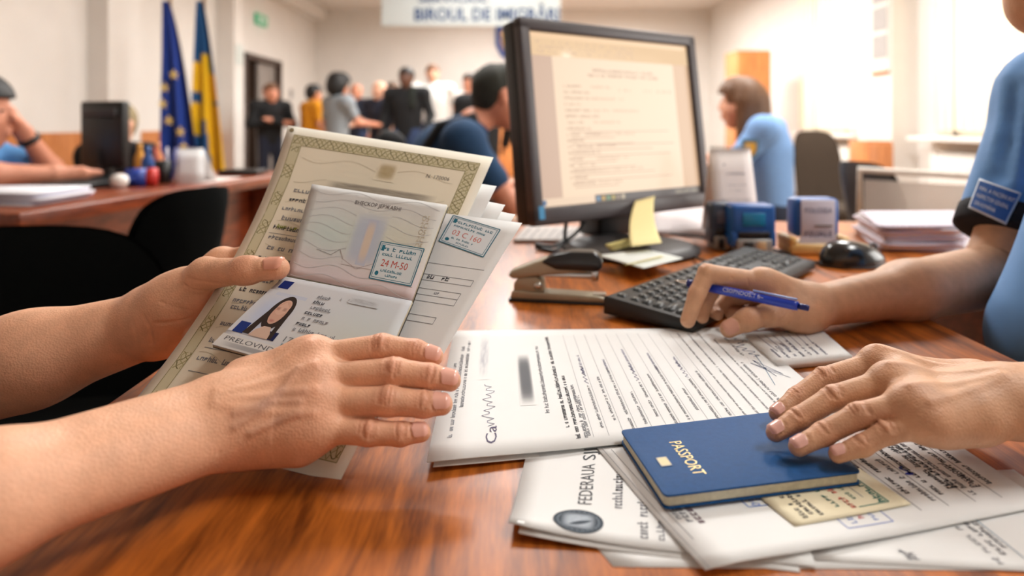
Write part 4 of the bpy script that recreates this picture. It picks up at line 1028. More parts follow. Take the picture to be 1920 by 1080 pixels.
# ================================================================== people at the big desk
SKIN = mat('skin', attr=True, rough=.48, noise=.10, scale=90, bump=.09, bscale=480, sss=.06, spec=.35)
_nt = SKIN.node_tree; _b = _nt.nodes['Principled BSDF']
_tc = nd(_nt, 'ShaderNodeTexCoord'); _v = nd(_nt, 'ShaderNodeTexVoronoi'); _v.inputs['Scale'].default_value = 620
_bp = nd(_nt, 'ShaderNodeBump'); _bp.inputs['Strength'].default_value = .3; _bp.inputs['Distance'].default_value = .0006
_nt.links.new(_tc.outputs['Object'], _v.inputs['Vector']); _nt.links.new(_v.outputs['Distance'], _bp.inputs['Height'])
_old = [l.from_node for l in _nt.links if l.to_socket == _b.inputs['Normal']][0]
_nt.links.new(_old.outputs[0], _bp.inputs['Normal']); _nt.links.new(_bp.outputs[0], _b.inputs['Normal'])
NAIL = mat('fingernail', attr=True, rough=.25, noise=.03, spec=.5)

def trace(caps, x, y, d=.4):
    for _ in range(80):
        p = P(x, y, d); k = 1.
        for c in caps: k = min(k, float(Field.dist(np.array(p.x), np.array(p.y), np.array(p.z), c[0], c[1], c[2], c[3])[0]))
        if k < .0004: break
        d = min(d+k*.8, .93)
    return p
def unit(v): return Vector(v).normalized()
def nail_rim(f, dip, tip, r2, r3, DD):
    t = unit(tip-dip); d = unit(DD-t*DD.dot(t)); l = t.cross(d); L = r3*1.75; pl = []
    for k in range(13):
        q = math.pi*k/12; a = math.cos(q)*math.radians(60); s_ = -L*.70*math.sin(q)**.4+L*.30*(1-math.sin(q)**.4)
        pl.append(tip+t*s_+(l*math.sin(a)+d*math.cos(a))*r3*1.05)
    f.groove(pl, .0009, .0007)
def arm(mb, base, W, E, mcp, fingers, thumb, D, rw=.029, re=.036, fw=.72, fe=.92, palm=.0125, pads=(), vox=.00085, blush=None, nail=None,
        tr=(.0125,.0105,.0092,.0078), frads=None, ext=(), creases=(), veins=(), tdors=None, midf=None, nailpick=(1,1,1,1,1)):
    """forearm from elbow E to wrist W, hand with four jointed fingers (mcp + [pip, dip, tip]) and a thumb [cmc, mcp, ip, tip]"""
    D = unit(D); pts = [W, E]+list(mcp)+[p for f in fingers for p in f]+list(thumb)+[p for q in ext for p in q[:2]]
    A = np.array([list(p) for p in pts]); f = Field(A.min(0)-.038, A.max(0)+.038, vox)
    ax = unit(E-W)
    mid = W.lerp(E, .45)
    f.cap(W, mid, rw, (rw+re)/2*(midf or 1.04), .012, (D, fw)); f.cap(mid, E, (rw+re)/2*(midf or 1.04), re, .02, (D, fe))
    for q in ext: f.cap(*q)
    for m in mcp: f.cap(W+(m-W)*.12, m, palm*1.12, palm*.92, .016)
    for i in range(3): f.cap(mcp[i].lerp(W, .12), mcp[i+1].lerp(W, .12), palm*.86, palm*.86, .012)
    for a, b, ra, rb in pads: f.cap(a, b, ra, rb, .014)
    marks = []; nails = []; tend = []
    for i, (m, fg) in enumerate(zip(mcp, fingers)):
        r = frads[i]; ch = [m]+list(fg); t_end = unit(ch[-1]-ch[-2]); ch[-1] = ch[-1]-t_end*r[3]
        # small swelling at the middle joint
        f.chain(ch, r, .012, .003, .0004, .028)
        f.cap(m+D*.001, m+D*.001, palm*.96, palm*.96, .008)
        rk = random.Random(17*i+3)
        for j, offs in ((1, (-.0050,-.0030,-.0008,.0016,.0040)), (2, (-.0018,.0002,.0020))):
            t = unit(ch[j+1]-ch[j-1]); d = unit(D-t*D.dot(t)); l = t.cross(d)
            f.groove([ch[j]+d*r[j]*.96-t*.0015, ch[j]+d*r[j]*.96+t*.0015], .0046, -.0007 if j == 1 else -.0003)
            for o in offs:
                bow = (.0016 if o > 0 else -.0016)*(1.2-abs(o)*120); q0, q1 = .75+rk.uniform(-.15,.35), math.pi-.75-rk.uniform(-.15,.35); o += rk.uniform(-.0005,.0005)
                f.groove([ch[j]+t*(o-bow*math.cos(2*q)*.5+rk.uniform(-.0002,.0002))+(l*math.cos(q)+d*math.sin(q))*r[j]*1.04 for q in np.linspace(q0, q1, 7)], .0008, (.00125 if j == 1 else .0009)*rk.uniform(.6,1.1))
            marks.append((ch[j]+d*r[j], .008, 1))
        marks.append((ch[3], .008, .7)); marks.append((m+D*palm, .010, .5))
        nails.append((ch[2], ch[3], r[2], r[3], D, nailpick[i]))
        if nailpick[i]: nail_rim(f, *nails[-1][:5])
        # extensor tendon
        tend.append([m.lerp(W, q) for q in (-.02, .2, .4, .6, .78)])
    tc = list(thumb); tt = unit(tc[-1]-tc[-2]); tc[-1] = tc[-1]-tt*tr[3]
    f.cap(W.lerp(tc[0], .5), tc[0], tr[0]*1.25, tr[0]*1.15, .016)
    f.chain(tc, list(tr), .018, .006, .0012, .05)
    f.cap(tc[2]-tt*.003, tc[2]+tt*.003, tr[2]*1.06, tr[2]*1.04, .004)
    TD = unit(tdors) if tdors is not None else D
    d = unit(TD-tt*TD.dot(tt)); l = tt.cross(d)
    for o in (-.005,-.0028,-.0006,.0018,.004): f.groove([tc[2]+tt*(o+.0006*math.sin(3*q+o*900))+(l*math.cos(q)+d*math.sin(q))*tr[2]*1.04 for q in np.linspace(.8+40*abs(o), math.pi-.8-20*abs(o), 6)], .0008, .0007)
    marks += [(tc[2]+d*tr[2], .009, .9), (tc[3], .009, .8)]; nails.append((tc[2], tc[3], tr[2], tr[3], TD, nailpick[4])); nail_rim(f, *nails[-1][:5])
    eye = Vector((0, 0, CAMZ))
    creases = [([f.skin(q, eye-q) for q in pl], r_, dp) for pl, r_, dp in creases]; veins = [[f.skin(q, eye-q) for q in pl] for pl in veins]; tend = [[f.skin(q, D) for q in pl] for pl in tend]
    for pl in tend: f.groove(pl, .0030, -.0010)
    for pl in veins: f.groove(pl, .0021, -.0011)
    for pl, r_, dp in creases: f.groove(pl, r_, dp)
    v, q = f.mesh(1)
    c = np.tile(np.array(base), (len(v), 1)); bl = np.array(blush or rgb(206,118,96))
    for p, r_, k in marks:
        w_ = (.34*k*np.exp(-(((v-np.array(p))**2).sum(1))/(r_*r_)))[:, None]; c = c*(1-w_)+bl*w_
    for pl in veins:
        for a, b in zip(pl, pl[1:]):
            dd, _ = Field.dist(v[:,0], v[:,1], v[:,2], a, b, 0, 0); w_ = (.20*np.exp(-(dd/.0035)**2))[:, None]; c = c*(1-w_)+np.array(rgb(140,112,112))*w_
    mb.add(v.tolist(), q.tolist(), SKIN, c, True)
    nc = nail or rgb(232,178,158)
    for dip, tip, r2, r3, DD, on_ in nails:
        if not on_: continue
        t = unit(tip-dip); d = unit(DD-t*DD.dot(t)); l = t.cross(d); L = r3*1.75
        def nf(u, v_):
            b = v_; wd = (min(1, (b/.22))**.5 if b < .22 else 1)*(1-.28*max(0, (b-.8)/.2)**2)
            a = (u-.5)*2*wd*math.radians(52); s_ = -L*.62+b*L*1.02; rr = (r3+(r2-r3)*max(0, -s_)/max((tip-dip).length, 1e-4))*1.03+.00025
            drop = .0010*max(0, (b-.72)/.28)**2*2+.0006*(1-b)*0
            return tip+t*s_+(l*math.sin(a)+d*math.cos(a))*(rr-drop)
        mb.grid(nf, 8, 10, NAIL, fcol=lambda u, v_: tuple(x*(1.06 if v_ > .9 else 1) for x in nc))
    return f

# ------------------------------------------------ the visitor on the left: two bare forearms holding the documents
VB = SK1
vis = MB(); r_ = lambda *a: tuple(x/1000 for x in a)
# near hand (palm on the papers, fingers pointing right)
LIFT = 0.
def dq(x, y, o): return docp(x, y, o+(LIFT if o > 0 else 0))
LIFT = .007
W = P(382,798,.403); E = Vector((-.345,.212,.792))
mcp = [dq(588,670,.030), dq(598,711,.032), dq(600,757,.031), dq(597,803,.028)]
fg = [[dq(716,650,.030), dq(779,658,.026), dq(831,673,.022)], [dq(738,697,.032), dq(806,706,.027), dq(864,717,.022)],
      [dq(728,752,.031), dq(795,758,.026), dq(849,758,.022)], [dq(692,811,.027), dq(752,814,.023), dq(808,809,.020)]]
th = [dq(470,735,.024), dq(530,715,.022), dq(585,700,.0205), dq(625,698,.0195)]
DN = unit(CN+Vector((0,0,.15)))
hv = lambda pts: [dq(x, y, o) for x, y, o in pts]
arm(vis, VB, W, E, mcp, fg, th, DN, rw=.0295, re=.0280, fw=.74, palm=.0125, blush=BL1, nail=rgb(236,178,160),
    frads=[r_(9.0,8.1,7.2,6.2), r_(9.3,8.8,7.8,6.7), r_(9.3,8.8,7.8,6.6), r_(8.3,7.5,6.7,5.7)], tr=(.013,.011,.0085,.0075),
    pads=[(dq(450,835,.022), dq(560,832,.022), .0135, .0125), (dq(455,712,.022), dq(555,680,.026), .0135, .0120)],
    veins=[hv([(440,800,.0385),(490,765,.0445),(525,735,.0455),(560,690,.0440)]), hv([(525,735,.0455),(570,733,.0455)]), hv([(440,775,.040),(500,755,.0445),(560,752,.0445)]), hv([(470,812,.038),(520,790,.0425),(560,775,.0430)])],
    creases=[(hv([(360,735,.030),(372,780,.034),(385,830,.028)]), .0011, .0005), (hv([(392,735,.031),(402,790,.036),(410,850,.028)]), .0011, .0005)], nailpick=(1,1,1,1,0))
LIFT = 0.
# far hand (thumb on top of the documents, palm side showing)
W = P(268,612,.566); E = Vector((-.50,.535,.748))
mcp = [P(415,492,.588), P(405,535,.585), P(378,580,.580), P(342,622,.570)]
fg = [[dq(495,470,-.024), dq(550,475,-.022), dq(600,482,-.020)], [dq(490,530,-.026), dq(545,535,-.023), dq(605,540,-.020)],
      [dq(455,585,-.026), dq(510,595,-.023), dq(565,600,-.020)], [dq(400,640,-.024), dq(440,655,-.021), dq(480,668,-.018)]]
th = [P(322,570,.553), P(385,514,.541), dq(462,507,.0190), dq(541,502,.0225)]
pd = lambda x, y, z: P(x, y, z)
arm(vis, VB, W, E, mcp, fg, th, (.1,.75,.25), rw=.0285, re=.046, fw=.86, palm=.0120, blush=BL1, nail=rgb(228,164,140), tdors=(-.1,-.5,.9),
    frads=[r_(9.6,8.6,7.8,6.6), r_(10,9,8.1,7), r_(10,9,8.1,6.9), r_(8.9,7.8,7,5.9)], tr=(.0200,.0128,.0098,.0086), midf=1.0,
    pads=[(pd(285,600,.556), pd(355,545,.550), .0215, .0195), (pd(300,628,.560), pd(345,612,.562), .0175, .0150)],
    creases=[([pd(268,592,.536),pd(280,612,.534),pd(287,645,.540)], .0014, .0011), ([pd(248,600,.533),pd(255,620,.533),pd(258,648,.54)], .0012, .0006),
             ([pd(352,521,.5300),pd(378,528,.5285),pd(412,533,.531)], .0013, .0010), ([pd(348,535,.529),pd(378,545,.529),pd(408,546,.533)], .0013, .0009),
             ([pd(300,566,.529),pd(340,578,.528),pd(372,583,.533)], .0012, .0005), ([pd(290,606,.536),pd(325,604,.538),pd(358,597,.543)], .0016, .0012)],
    nailpick=(0,0,0,0,1))
# the rest of the visitor, outside the picture
SH1, SH2, HEAD, PEL = Vector((-.80,.36,1.08)), Vector((-.50,-.04,1.06)), Vector((-.72,.14,1.33)), Vector((-.88,.05,.56))
f = field_for([(SH1, Vector((-.50,.535,.748)), .05, .040, .03), (SH2, Vector((-.345,.212,.787)), .05, .038, .03), (SH1, SH2, .06, .06, .05), (PEL, (SH1+SH2)/2, .13, .12, .06),
    ((SH1+SH2)/2, HEAD, .05, .05, .03), (HEAD+V(0,0,-.04), HEAD+V(0,0,.04), .08, .092, .03),
    (PEL+V(-.03,.1,0), V(-.62,.32,.52), .085, .06, .04), (PEL+V(.05,-.1,0), V(-.45,.08,.52), .085, .06, .04), (V(-.62,.32,.52), V(-.62,.34,.08), .055, .04, .03), (V(-.45,.08,.52), V(-.45,.1,.08), .055, .04, .03),
    (V(-.62,.34,.05), V(-.53,.41,.04), .04, .035, .03), (V(-.45,.1,.05), V(-.37,.17,.04), .04, .035, .03)], .011)
add_field(vis, f, SKIN, VB)
visitor = vis.build('person', origin=(-.8,.1,0), label='person at left with two bare forearms, holding up the certificate and open passport', cat='person')
NAVY = mat('dark_knit_fabric', rgb(40,44,60), rough=.9, noise=.1, scale=200)
f = field_for([(SH1, SH1.lerp(Vector((-.50,.535,.748)), .4), .066, .064, .03), (SH2, SH2.lerp(Vector((-.345,.212,.787)), .4), .066, .062, .03), (SH1, SH2, .075, .075, .05), (PEL, (SH1+SH2)/2, .145, .135, .06)], .011)
m = MB(); add_field(m, f, NAVY); m.build('shirt', visitor)
f = field_for([(PEL+V(-.03,.1,0), V(-.62,.32,.52), .10, .072, .04), (PEL+V(.05,-.1,0), V(-.45,.08,.52), .10, .072, .04), (V(-.62,.32,.52), V(-.62,.34,.08), .068, .055, .03), (V(-.45,.08,.52), V(-.45,.1,.08), .068, .055, .03), (PEL+V(-.03,.08,0), PEL+V(.03,-.08,0), .13, .13, .04)], .012)
m = MB(); add_field(m, f, mat('dark_jeans', rgb(38,48,70), rough=.9, noise=.1, scale=150)); m.build('trousers', visitor)

# ------------------------------------------------ the officer on the right
OB = SK2; off = MB()
ro = [r_(8.4,7.0,6.3,5.3), r_(8.8,7.5,6.8,5.7), r_(8.8,7.5,6.7,5.6), r_(8.0,6.5,5.9,4.9)]
# left hand lying on the blue booklet
W = on(1912,752,.796); E2 = Vector((.56,.455,.792))
mcp = [on(1646,681,.799), on(1668,717,.801), on(1705,760,.797), on(1742,795,.790)]
fg = [[on(1545,708,.790), on(1493,745,.779), on(1447,783,.7700)], [on(1562,746,.791), on(1496,786,.779), on(1440,819,.7705)],
      [on(1611,779,.789), on(1545,813,.778), on(1482,845,.7705)], [on(1662,811,.784), on(1616,836,.776), on(1555,857,.7695)]]
th = [on(1835,728,.787), on(1760,712,.777), on(1700,712,.773), on(1655,722,.772)]
oD = (-.05,-.22,.97)
arm(off, OB, W, E2, mcp, fg, th, oD, rw=.0255, re=.036, fw=.80, palm=.0110, blush=BL2, nail=rgb(226,176,164), frads=ro, tr=(.011,.0095,.0085,.0075),
    pads=[(on(1830,790,.789), on(1765,795,.786), .0130, .0115), (on(1830,715,.790), on(1715,695,.794), .0125, .0105)], nailpick=(1,1,1,1,0))
# right hand with the pen
W = P(1530,574,.706); E1 = P(1880,514,.835)
mcp = [P(1428,528,.697), P(1432,534,.714), P(1440,552,.728), P(1450,574,.738)]
fg = [[P(1326,512,.692), P(1307,551,.685), P(1285,614,.677)], [P(1340,536,.711), P(1322,570,.702), P(1314,606,.692)],
      [P(1366,560,.726), P(1342,584,.716), P(1348,594,.702)], [P(1392,584,.730), P(1372,588,.716), P(1388,592,.708)]]
th = [P(1500,592,.686), P(1444,590,.673), P(1402,599,.667), on(1352,624,.7625)]
arm(off, OB, W, E1, mcp, fg, th, (-.25,.45,.85), rw=.0245, re=.041, fw=.86, fe=.95, palm=.0112, blush=BL2, nail=rgb(214,160,140), frads=[r_(10.0,9.3,8.6,7.4), r_(9.4,8.4,7.6,6.6), r_(9.2,8.2,7.4,6.4), r_(8.4,7.2,6.6,5.6)],
    tr=(.0140,.0112,.0098,.0086), pads=[(P(1515,585,.690), P(1455,577,.688), .0160, .0125), (P(1505,565,.704), P(1440,530,.700), .0160, .0115)], tdors=(-.25,-.85,.5),
    creases=[([P(1372,520,.703), P(1372,530,.702), P(1370,538,.703)], .0012, .0008), ([P(1402,524,.705), P(1404,534,.704), P(1402,543,.706)], .0012, .0008), ([P(1480,580,.684), P(1474,590,.683), P(1462,604,.685)], .0012, .0006), ([P(1494,580,.686), P(1488,592,.685), P(1476,606,.687)], .0012, .0006)], nailpick=(0,0,0,0,1))
SR, SL_, HD, PV = Vector((.728,.885,1.005)), Vector((.80,.52,1.0)), Vector((.600,.70,1.186)), Vector((.70,.69,.55))
MID = (SR+SL_)/2
f = field_for([(SR, E1, .048, .043, .03), (SL_, E2, .048, .038, .03), (SR, SL_, .055, .055, .05), (PV, MID, .11, .10, .06), (MID+V(-.01,0,.02), HD+V(.02,0,-.05), .052, .05, .03),
    (HD+V(.02,0,-.02), HD+V(.01,0,.04), .085, .092, .03), (HD+V(-.035,0,-.085), HD+V(-.02,0,-.04), .040, .055, .035), (HD+V(-.10,0,-.005), HD+V(-.085,0,.03), .013, .010, .012), (HD+V(-.07,0,-.055), HD+V(-.07,0,-.05), .018, .018, .015),
    (HD+V(.02,.085,-.01), HD+V(.025,.085,.02), .012, .016, .01), (HD+V(.02,-.085,-.01), HD+V(.025,-.085,.02), .012, .016, .01),
    (PV+V(0,.09,-.02), V(.60,.86,.52), .09, .065, .04), (PV+V(0,-.09,-.02), V(.60,.58,.52), .09, .065, .04), (V(.60,.86,.52), V(.62,.86,.08), .055, .04, .03), (V(.60,.58,.52), V(.62,.58,.08), .055, .04, .03), (V(.62,.86,.04), V(.50,.86,.035), .04, .035, .03), (V(.62,.58,.04), V(.50,.58,.035), .04, .035, .03)], .006)
add_field(off, f, SKIN, OB)
EYE = mat('eye_dark', rgb(50,36,30), rough=.2)
for sy in (-1, 1): off.lathe([(0,-.006),(.008,0),(0,.006)], HD+V(-.078,sy*.032,.012), EYE, n=10)
officer = off.build('person', origin=(.75,.7,0), label='officer in light blue short-sleeved uniform shirt, writing with a blue pen at the right', cat='person')
UNI = mat('light_blue_uniform', UNIC, rough=.8, noise=.05, scale=30, bump=.1, bscale=1500, sheen=.1)
DARKB = mat('black_cuff', rgb(10,14,24), rough=.9)
CUFF = SR.lerp(E1, .80); adir = unit(E1-SR)
slv = [(SR, E1, .068, .066, .02), (SR, SR.lerp(MID, .3), .069, .069, .03)]
f = field_for(slv, .005)
for pl, dp in (([(1895,150),(1878,230),(1864,310)], -.0050), ([(1912,170),(1896,250),(1882,330)], .0060), ([(1930,150),(1918,240),(1906,340)], -.0050), ([(1945,230),(1934,320),(1922,400)], .0060), ([(1884,270),(1858,330),(1838,372)], .0045), ([(1872,390),(1846,420),(1818,430)], .004), ([(1925,400),(1890,440),(1850,452)], -.004)):
    f.groove([trace(slv, x, y) for x, y in pl], .011, dp)
f.cut(lambda X, Y, Z: (X-CUFF.x)*adir.x+(Y-CUFF.y)*adir.y+(Z-CUFF.z)*adir.z)
m = MB(); add_field(m, f, UNI); m.build('sleeve', officer)
m = MB(); m.lathe([(.0670,-.024),(.0685,-.022),(.0685,.002),(.060,.004),(.0,.004)], CUFF, DARKB, n=40, R=adir.to_track_quat('Z','Y').to_matrix()); m.build('cuff', officer, label='black cuff band')
f = field_for([(SL_, SL_.lerp(E2, .72), .068, .066, .03), (SR, SL_, .074, .074, .05), (PV+V(-.0,0,.06), MID+V(-.02,0,-.03), .15, .140, .06, ((0,1,0),.82)), (PV+V(-.125,-.01,.20), MID+V(-.10,.0,-.10), .078, .07, .06), (MID, MID+V(-.02,0,.05), .075, .062, .03)], .006)
for k in range(6): f.groove([PV+V(-.25,-.12+.07*k,.12), PV+V(-.26,-.10+.06*k,.25), PV+V(-.22,-.06+.05*k,.42)], .012, -.004 if k % 2 else .005)
m = MB(); add_field(m, f, UNI); shirt = m.build('shirt', officer)
m = MB()
for sy in (-1, 1): m.prism([(0,0),(.075,.02),(.07,.06),(.0,.05)], 0, .004, UNI, M=Matrix.Translation(MID+V(-.07,sy*.03,.055)) @ Matrix.Rotation(math.radians(90*sy-30), 4, 'Z') @ Matrix.Rotation(math.radians(35), 4, 'Y'), bev=.0015)
m.build('collar', officer)
f = field_for([(PV+V(0,.09,-.02), V(.60,.86,.52), .10, .078, .04), (PV+V(0,-.09,-.02), V(.60,.58,.52), .10, .078, .04), (V(.60,.86,.52), V(.62,.86,.08), .066, .055, .03), (V(.60,.58,.52), V(.62,.58,.08), .066, .055, .03), (PV+V(0,.06,0), PV+V(0,-.06,0), .14, .14, .04)], .010)
m = MB(); add_field(m, f, mat('navy_trousers', rgb(24,28,44), rough=.9)); m.build('trousers', officer)
f = field_for([(HD+V(.03,0,.03), HD+V(.03,0,.04), .100, .100, .02), (HD+V(.07,0,-.06), HD+V(.05,0,.02), .06, .085, .04)], .007); f.cut(lambda X, Y, Z: (HD.x-.035-X)-(Z-HD.z)*.6)
m = MB(); add_field(m, f, mat('brown_hair', rgb(60,42,30), rough=.6, noise=.3, scale=80)); m.build('hair', officer)
# name patch on the sleeve, laid on the cloth
class Cloth(Sheet):
    def __init__(s, px, caps, lift, **kw): s.px = px; s.caps = caps; s.up = lift; s.memo = {}; Sheet.__init__(s, [(Vector(), Vector())]*2, **kw)
    def pos(s, u, v):
        k = (round(u, 4), round(v, 4))
        if k not in s.memo:
            a, b, c, d = [Vector(q) for q in s.px]; q = a.lerp(b, u).lerp(d.lerp(c, u), v); p = trace(s.caps, q.x, q.y)
            s.memo[k] = p+(Vector((0,0,CAMZ))-p).normalized()*s.up
        return s.memo[k]
PN = rgb(30,84,160)
s = Cloth([(1836,334),(1916,362),(1886,421),(1815,389)], slv, .004, th=.002, col=rgb(196,204,214), n=8, m=mat('woven_patch', attr=True, rough=.8, noise=.04))
s.lift = .0006; s.fill(.04,.06,.96,.94,PN,6); s.lift = .0011
for i, (t, a, b) in enumerate((('MIN. A FACERII INT',.1,.84),('INSPECTOR GENERAL',.1,.78),('DIN ROMÂNIA',.12,.52))): s.text(t, a, .34+.24*i, .0052, rgb(206,214,226), b)
s.b.build('sleeve_patch', officer, label='dark blue sleeve patch with three rows of white lettering')
s = Cloth([(1899,150),(1912,122),(1968,104),(1960,140)], slv, .005, th=.004, col=rgb(16,18,26), n=6, m=mat('shoulder_strap', attr=True, rough=.8)); s.b.build('epaulette', officer, label='black shoulder strap')
# ---- blue pen
p0, p1 = P(1266,526,.716), P(1517,578,.641); pd_ = unit(p1-p0); pl = (p1-p0).length; up = Vector((0,0,1)); up = unit(up-pd_*up.dot(pd_))
PR = pd_.to_track_quat('Z','Y').to_matrix(); PBL = mat('pen_blue', rgb(16,62,196), rough=.28, coat=.4); PDK = mat('pen_dark_blue', rgb(14,32,110), rough=.3)
pen = empty('pen', (p0+p1)/2, 'blue click pen with white lettering held in the right hand of the officer', 'pen')
MB().lathe([(.0008,0),(.0012,.004),(.0026,.012),(.0030,.014),(.0,.0141)], p0, mat('chrome', rgb(210,210,205), rough=.12, metal=1.), R=PR, n=16).build('tip', pen)
MB().lathe([(0,.0135),(.0040,.0136),(.0047,.020),(.0045,.030),(0,.0301)], p0, PDK, R=PR, n=20).build('grip', pen)
MB().lathe([(0,.0300),(.0043,.0301),(.0047,.05),(.0047,pl-.014),(.0044,pl-.010),(0,pl-.0099)], p0, PBL, R=PR, n=24).build('barrel', pen)
MB().lathe([(0,pl-.0105),(.0030,pl-.0104),(.0030,pl-.001),(.0022,pl),(0,pl)], p0, PDK, R=PR, n=16).build('push_button', pen)
sd = pd_.cross(up); MB().box(p0+pd_*(pl-.032)+up*.0062, (.003,.0016,.042), mat('pen_clip', rgb(120,150,214), rough=.25), R=Matrix((sd, up, pd_)).transposed(), bev=.0006).build('clip', pen)
tm = MB(); vs, fs = text2d('CSOPNDOSIT fi~'); xs = [a for a, b in vs]; k = .040/(max(xs)-min(xs)); fc = unit(Vector((0,-1,.35))-pd_*Vector((0,-1,.35)).dot(pd_)); tu = fc.cross(pd_)
if tu.z < 0: tu = -tu
def pt(a, b):
    q = (b*k*1.05-.0016)/.0048; return p0+pd_*(.052+(a-min(xs))*k)+(fc*math.cos(q)+tu*math.sin(q))*.00495
tm.add([pt(a, b) for a, b in vs], fs, mat('white_print', rgb(236,240,248), rough=.5)); tm.build('lettering', pen)
# ================================================================== people further back
SHOE = mat('black_shoe', rgb(20,20,22), rough=.5)
def fab(name, c): return mat(name, c, rough=.9, noise=.10, scale=60, bump=.1, bscale=400)
def person(loc, yaw, label, skin, top, bottom, hair, h=1.72, sit=False, J=None, hairstyle='short', long_sleeve=False, group=None, vox=.012, top_m=None, jacket=None, bald=False, wide=1.):
    """a whole figure facing local +y; J overrides joints (local metres)"""
    k = h/1.72; R = Matrix.Rotation(yaw, 3, 'Z'); o = Vector(loc); dz = -.42 if sit else 0
    j = dict(pel=(0,-.02,.96+dz), chest=(0,0,1.27+dz), neck=(0,.0,1.47+dz), head=(0,.03,1.60+dz), shl=(-.185,0,1.40+dz), shr=(.185,0,1.40+dz), ell=(-.25,-.02,1.13+dz), elr=(.25,-.02,1.13+dz),
             wrl=(-.24,.14,.93+dz), wrr=(.24,.14,.93+dz), hil=(-.09,0,.92+dz), hir=(.09,0,.92+dz), knl=(-.11,.02,.50), knr=(.11,.02,.50), anl=(-.11,-.01,.09), anr=(.11,-.01,.09))
    if sit: j.update(knl=(-.12,.40,.50), knr=(.12,.40,.50), anl=(-.12,.38,.09), anr=(.12,.38,.09))
    j.update(J or {}); j = {a: (b[0]*wide, b[1], b[2]) if a[:2] in ('sh','el','wr') else b for a, b in j.items()}; j = {a: Vector(b)*k if not (sit and a[:2] in ('kn','an')) else Vector(b) for a, b in j.items()}
    def T(v): return o+R @ Vector(v)
    def D(v): return R @ Vector(v)
    w = {a: T(b) for a, b in j.items()}; hd = w['head']
    mb = MB(); tor = (D((0,1,0)), .68)
    hand = lambda a, b: b+unit(b-a)*.085
    c = [(w['pel'], w['chest'], .135*k, .150*k, .05, tor), (w['shl'], w['shr'], .058, .058, .05), (w['chest'], w['neck'], .085, .060, .05), (w['neck'], hd+D((0,-.02,-.05)), .054, .050, .02),
         (hd+D((0,-.012,.03)), hd+D((0,.0,-.01)), .094, .088, .03), (hd+D((0,.03,-.085)), hd+D((0,.02,-.05)), .044, .060, .035), (hd+D((0,.095,-.02)), hd+D((0,.085,.02)), .014, .010, .012),
         (hd+D((0,.078,-.065)), hd+D((0,.078,-.060)), .018, .018, .012), (hd+D((.088,-.005,-.02)), hd+D((.088,-.01,.015)), .010, .016, .01), (hd+D((-.088,-.005,-.02)), hd+D((-.088,-.01,.015)), .010, .016, .01)]
    for s in 'lr':
        c += [(w['sh'+s], w['el'+s], .048, .040, .03), (w['el'+s], w['wr'+s], .041, .027, .02), (w['wr'+s], hand(w['el'+s], w['wr'+s]), .030, .024, .02, (D((1,0,0)), .6)),
              (hand(w['el'+s], w['wr'+s]), hand(w['el'+s], w['wr'+s])+unit(w['wr'+s]-w['el'+s])*.06, .022, .012, .015, (D((1,0,0)), .6)),
              (w['wr'+s]+unit(w['wr'+s]-w['el'+s])*.03, w['wr'+s]+unit(w['wr'+s]-w['el'+s])*.07+D((.03 if s == 'l' else -.03,.02,0)), .014, .010, .012),
              (w['hi'+s], w['kn'+s], .080*k, .056*k, .05), (w['kn'+s], w['an'+s], .055*k, .036*k, .04), (w['an'+s], w['an'+s]+D((0,.12,-.04)), .036, .030, .03)]
    add_field(mb, field_for(c, vox), SKIN, skin)
    for s in (-1, 1): mb.lathe([(0,-.005),(.009,0),(0,.005)], hd+D((s*.034,.082,.012)), EYE, n=8)
    p = mb.build('person', origin=loc, label=label, cat='person', group=group)
    # top
    sl = 1. if long_sleeve else .62; c = [(w['pel']+D((0,0,-.02)), w['chest'], .152*k*wide, .168*k*wide, .05, (D((0,1,0)), .72)), (w['shl'], w['shr'], .073*wide, .073*wide, .05), (w['chest'], w['neck']+D((0,-.01,-.03)), .10, .070, .05)]
    for s in 'lr':
        c.append((w['sh'+s], w['el'+s] if long_sleeve else w['sh'+s].lerp(w['el'+s], sl), .066, .058, .03))
        if long_sleeve: c.append((w['el'+s], w['el'+s].lerp(w['wr'+s], .95), .057, .042, .02))
    m = MB(); add_field(m, field_for(c, vox), top); m.build('jacket' if long_sleeve else 'shirt', p)
    c = [(w['pel']+D((0,0,.0)), w['pel']+D((0,0,-.08)), .150*k, .140*k, .04, (D((0,1,0)), .75))]
    for s in 'lr': c += [(w['hi'+s], w['kn'+s], .096*k, .072*k, .05), (w['kn'+s], w['an'+s]+V(0,0,.02), .070*k, .056*k, .04)]
    m = MB(); add_field(m, field_for(c, vox), bottom); m.build('trousers', p)
    for s in 'lr':
        m = MB(); a = w['an'+s]; add_field(m, field_for([(a+V(0,0,-.035), a+D((0,.14,-.05)), .050, .040, .03)], vox), SHOE); m.build('shoe', p)
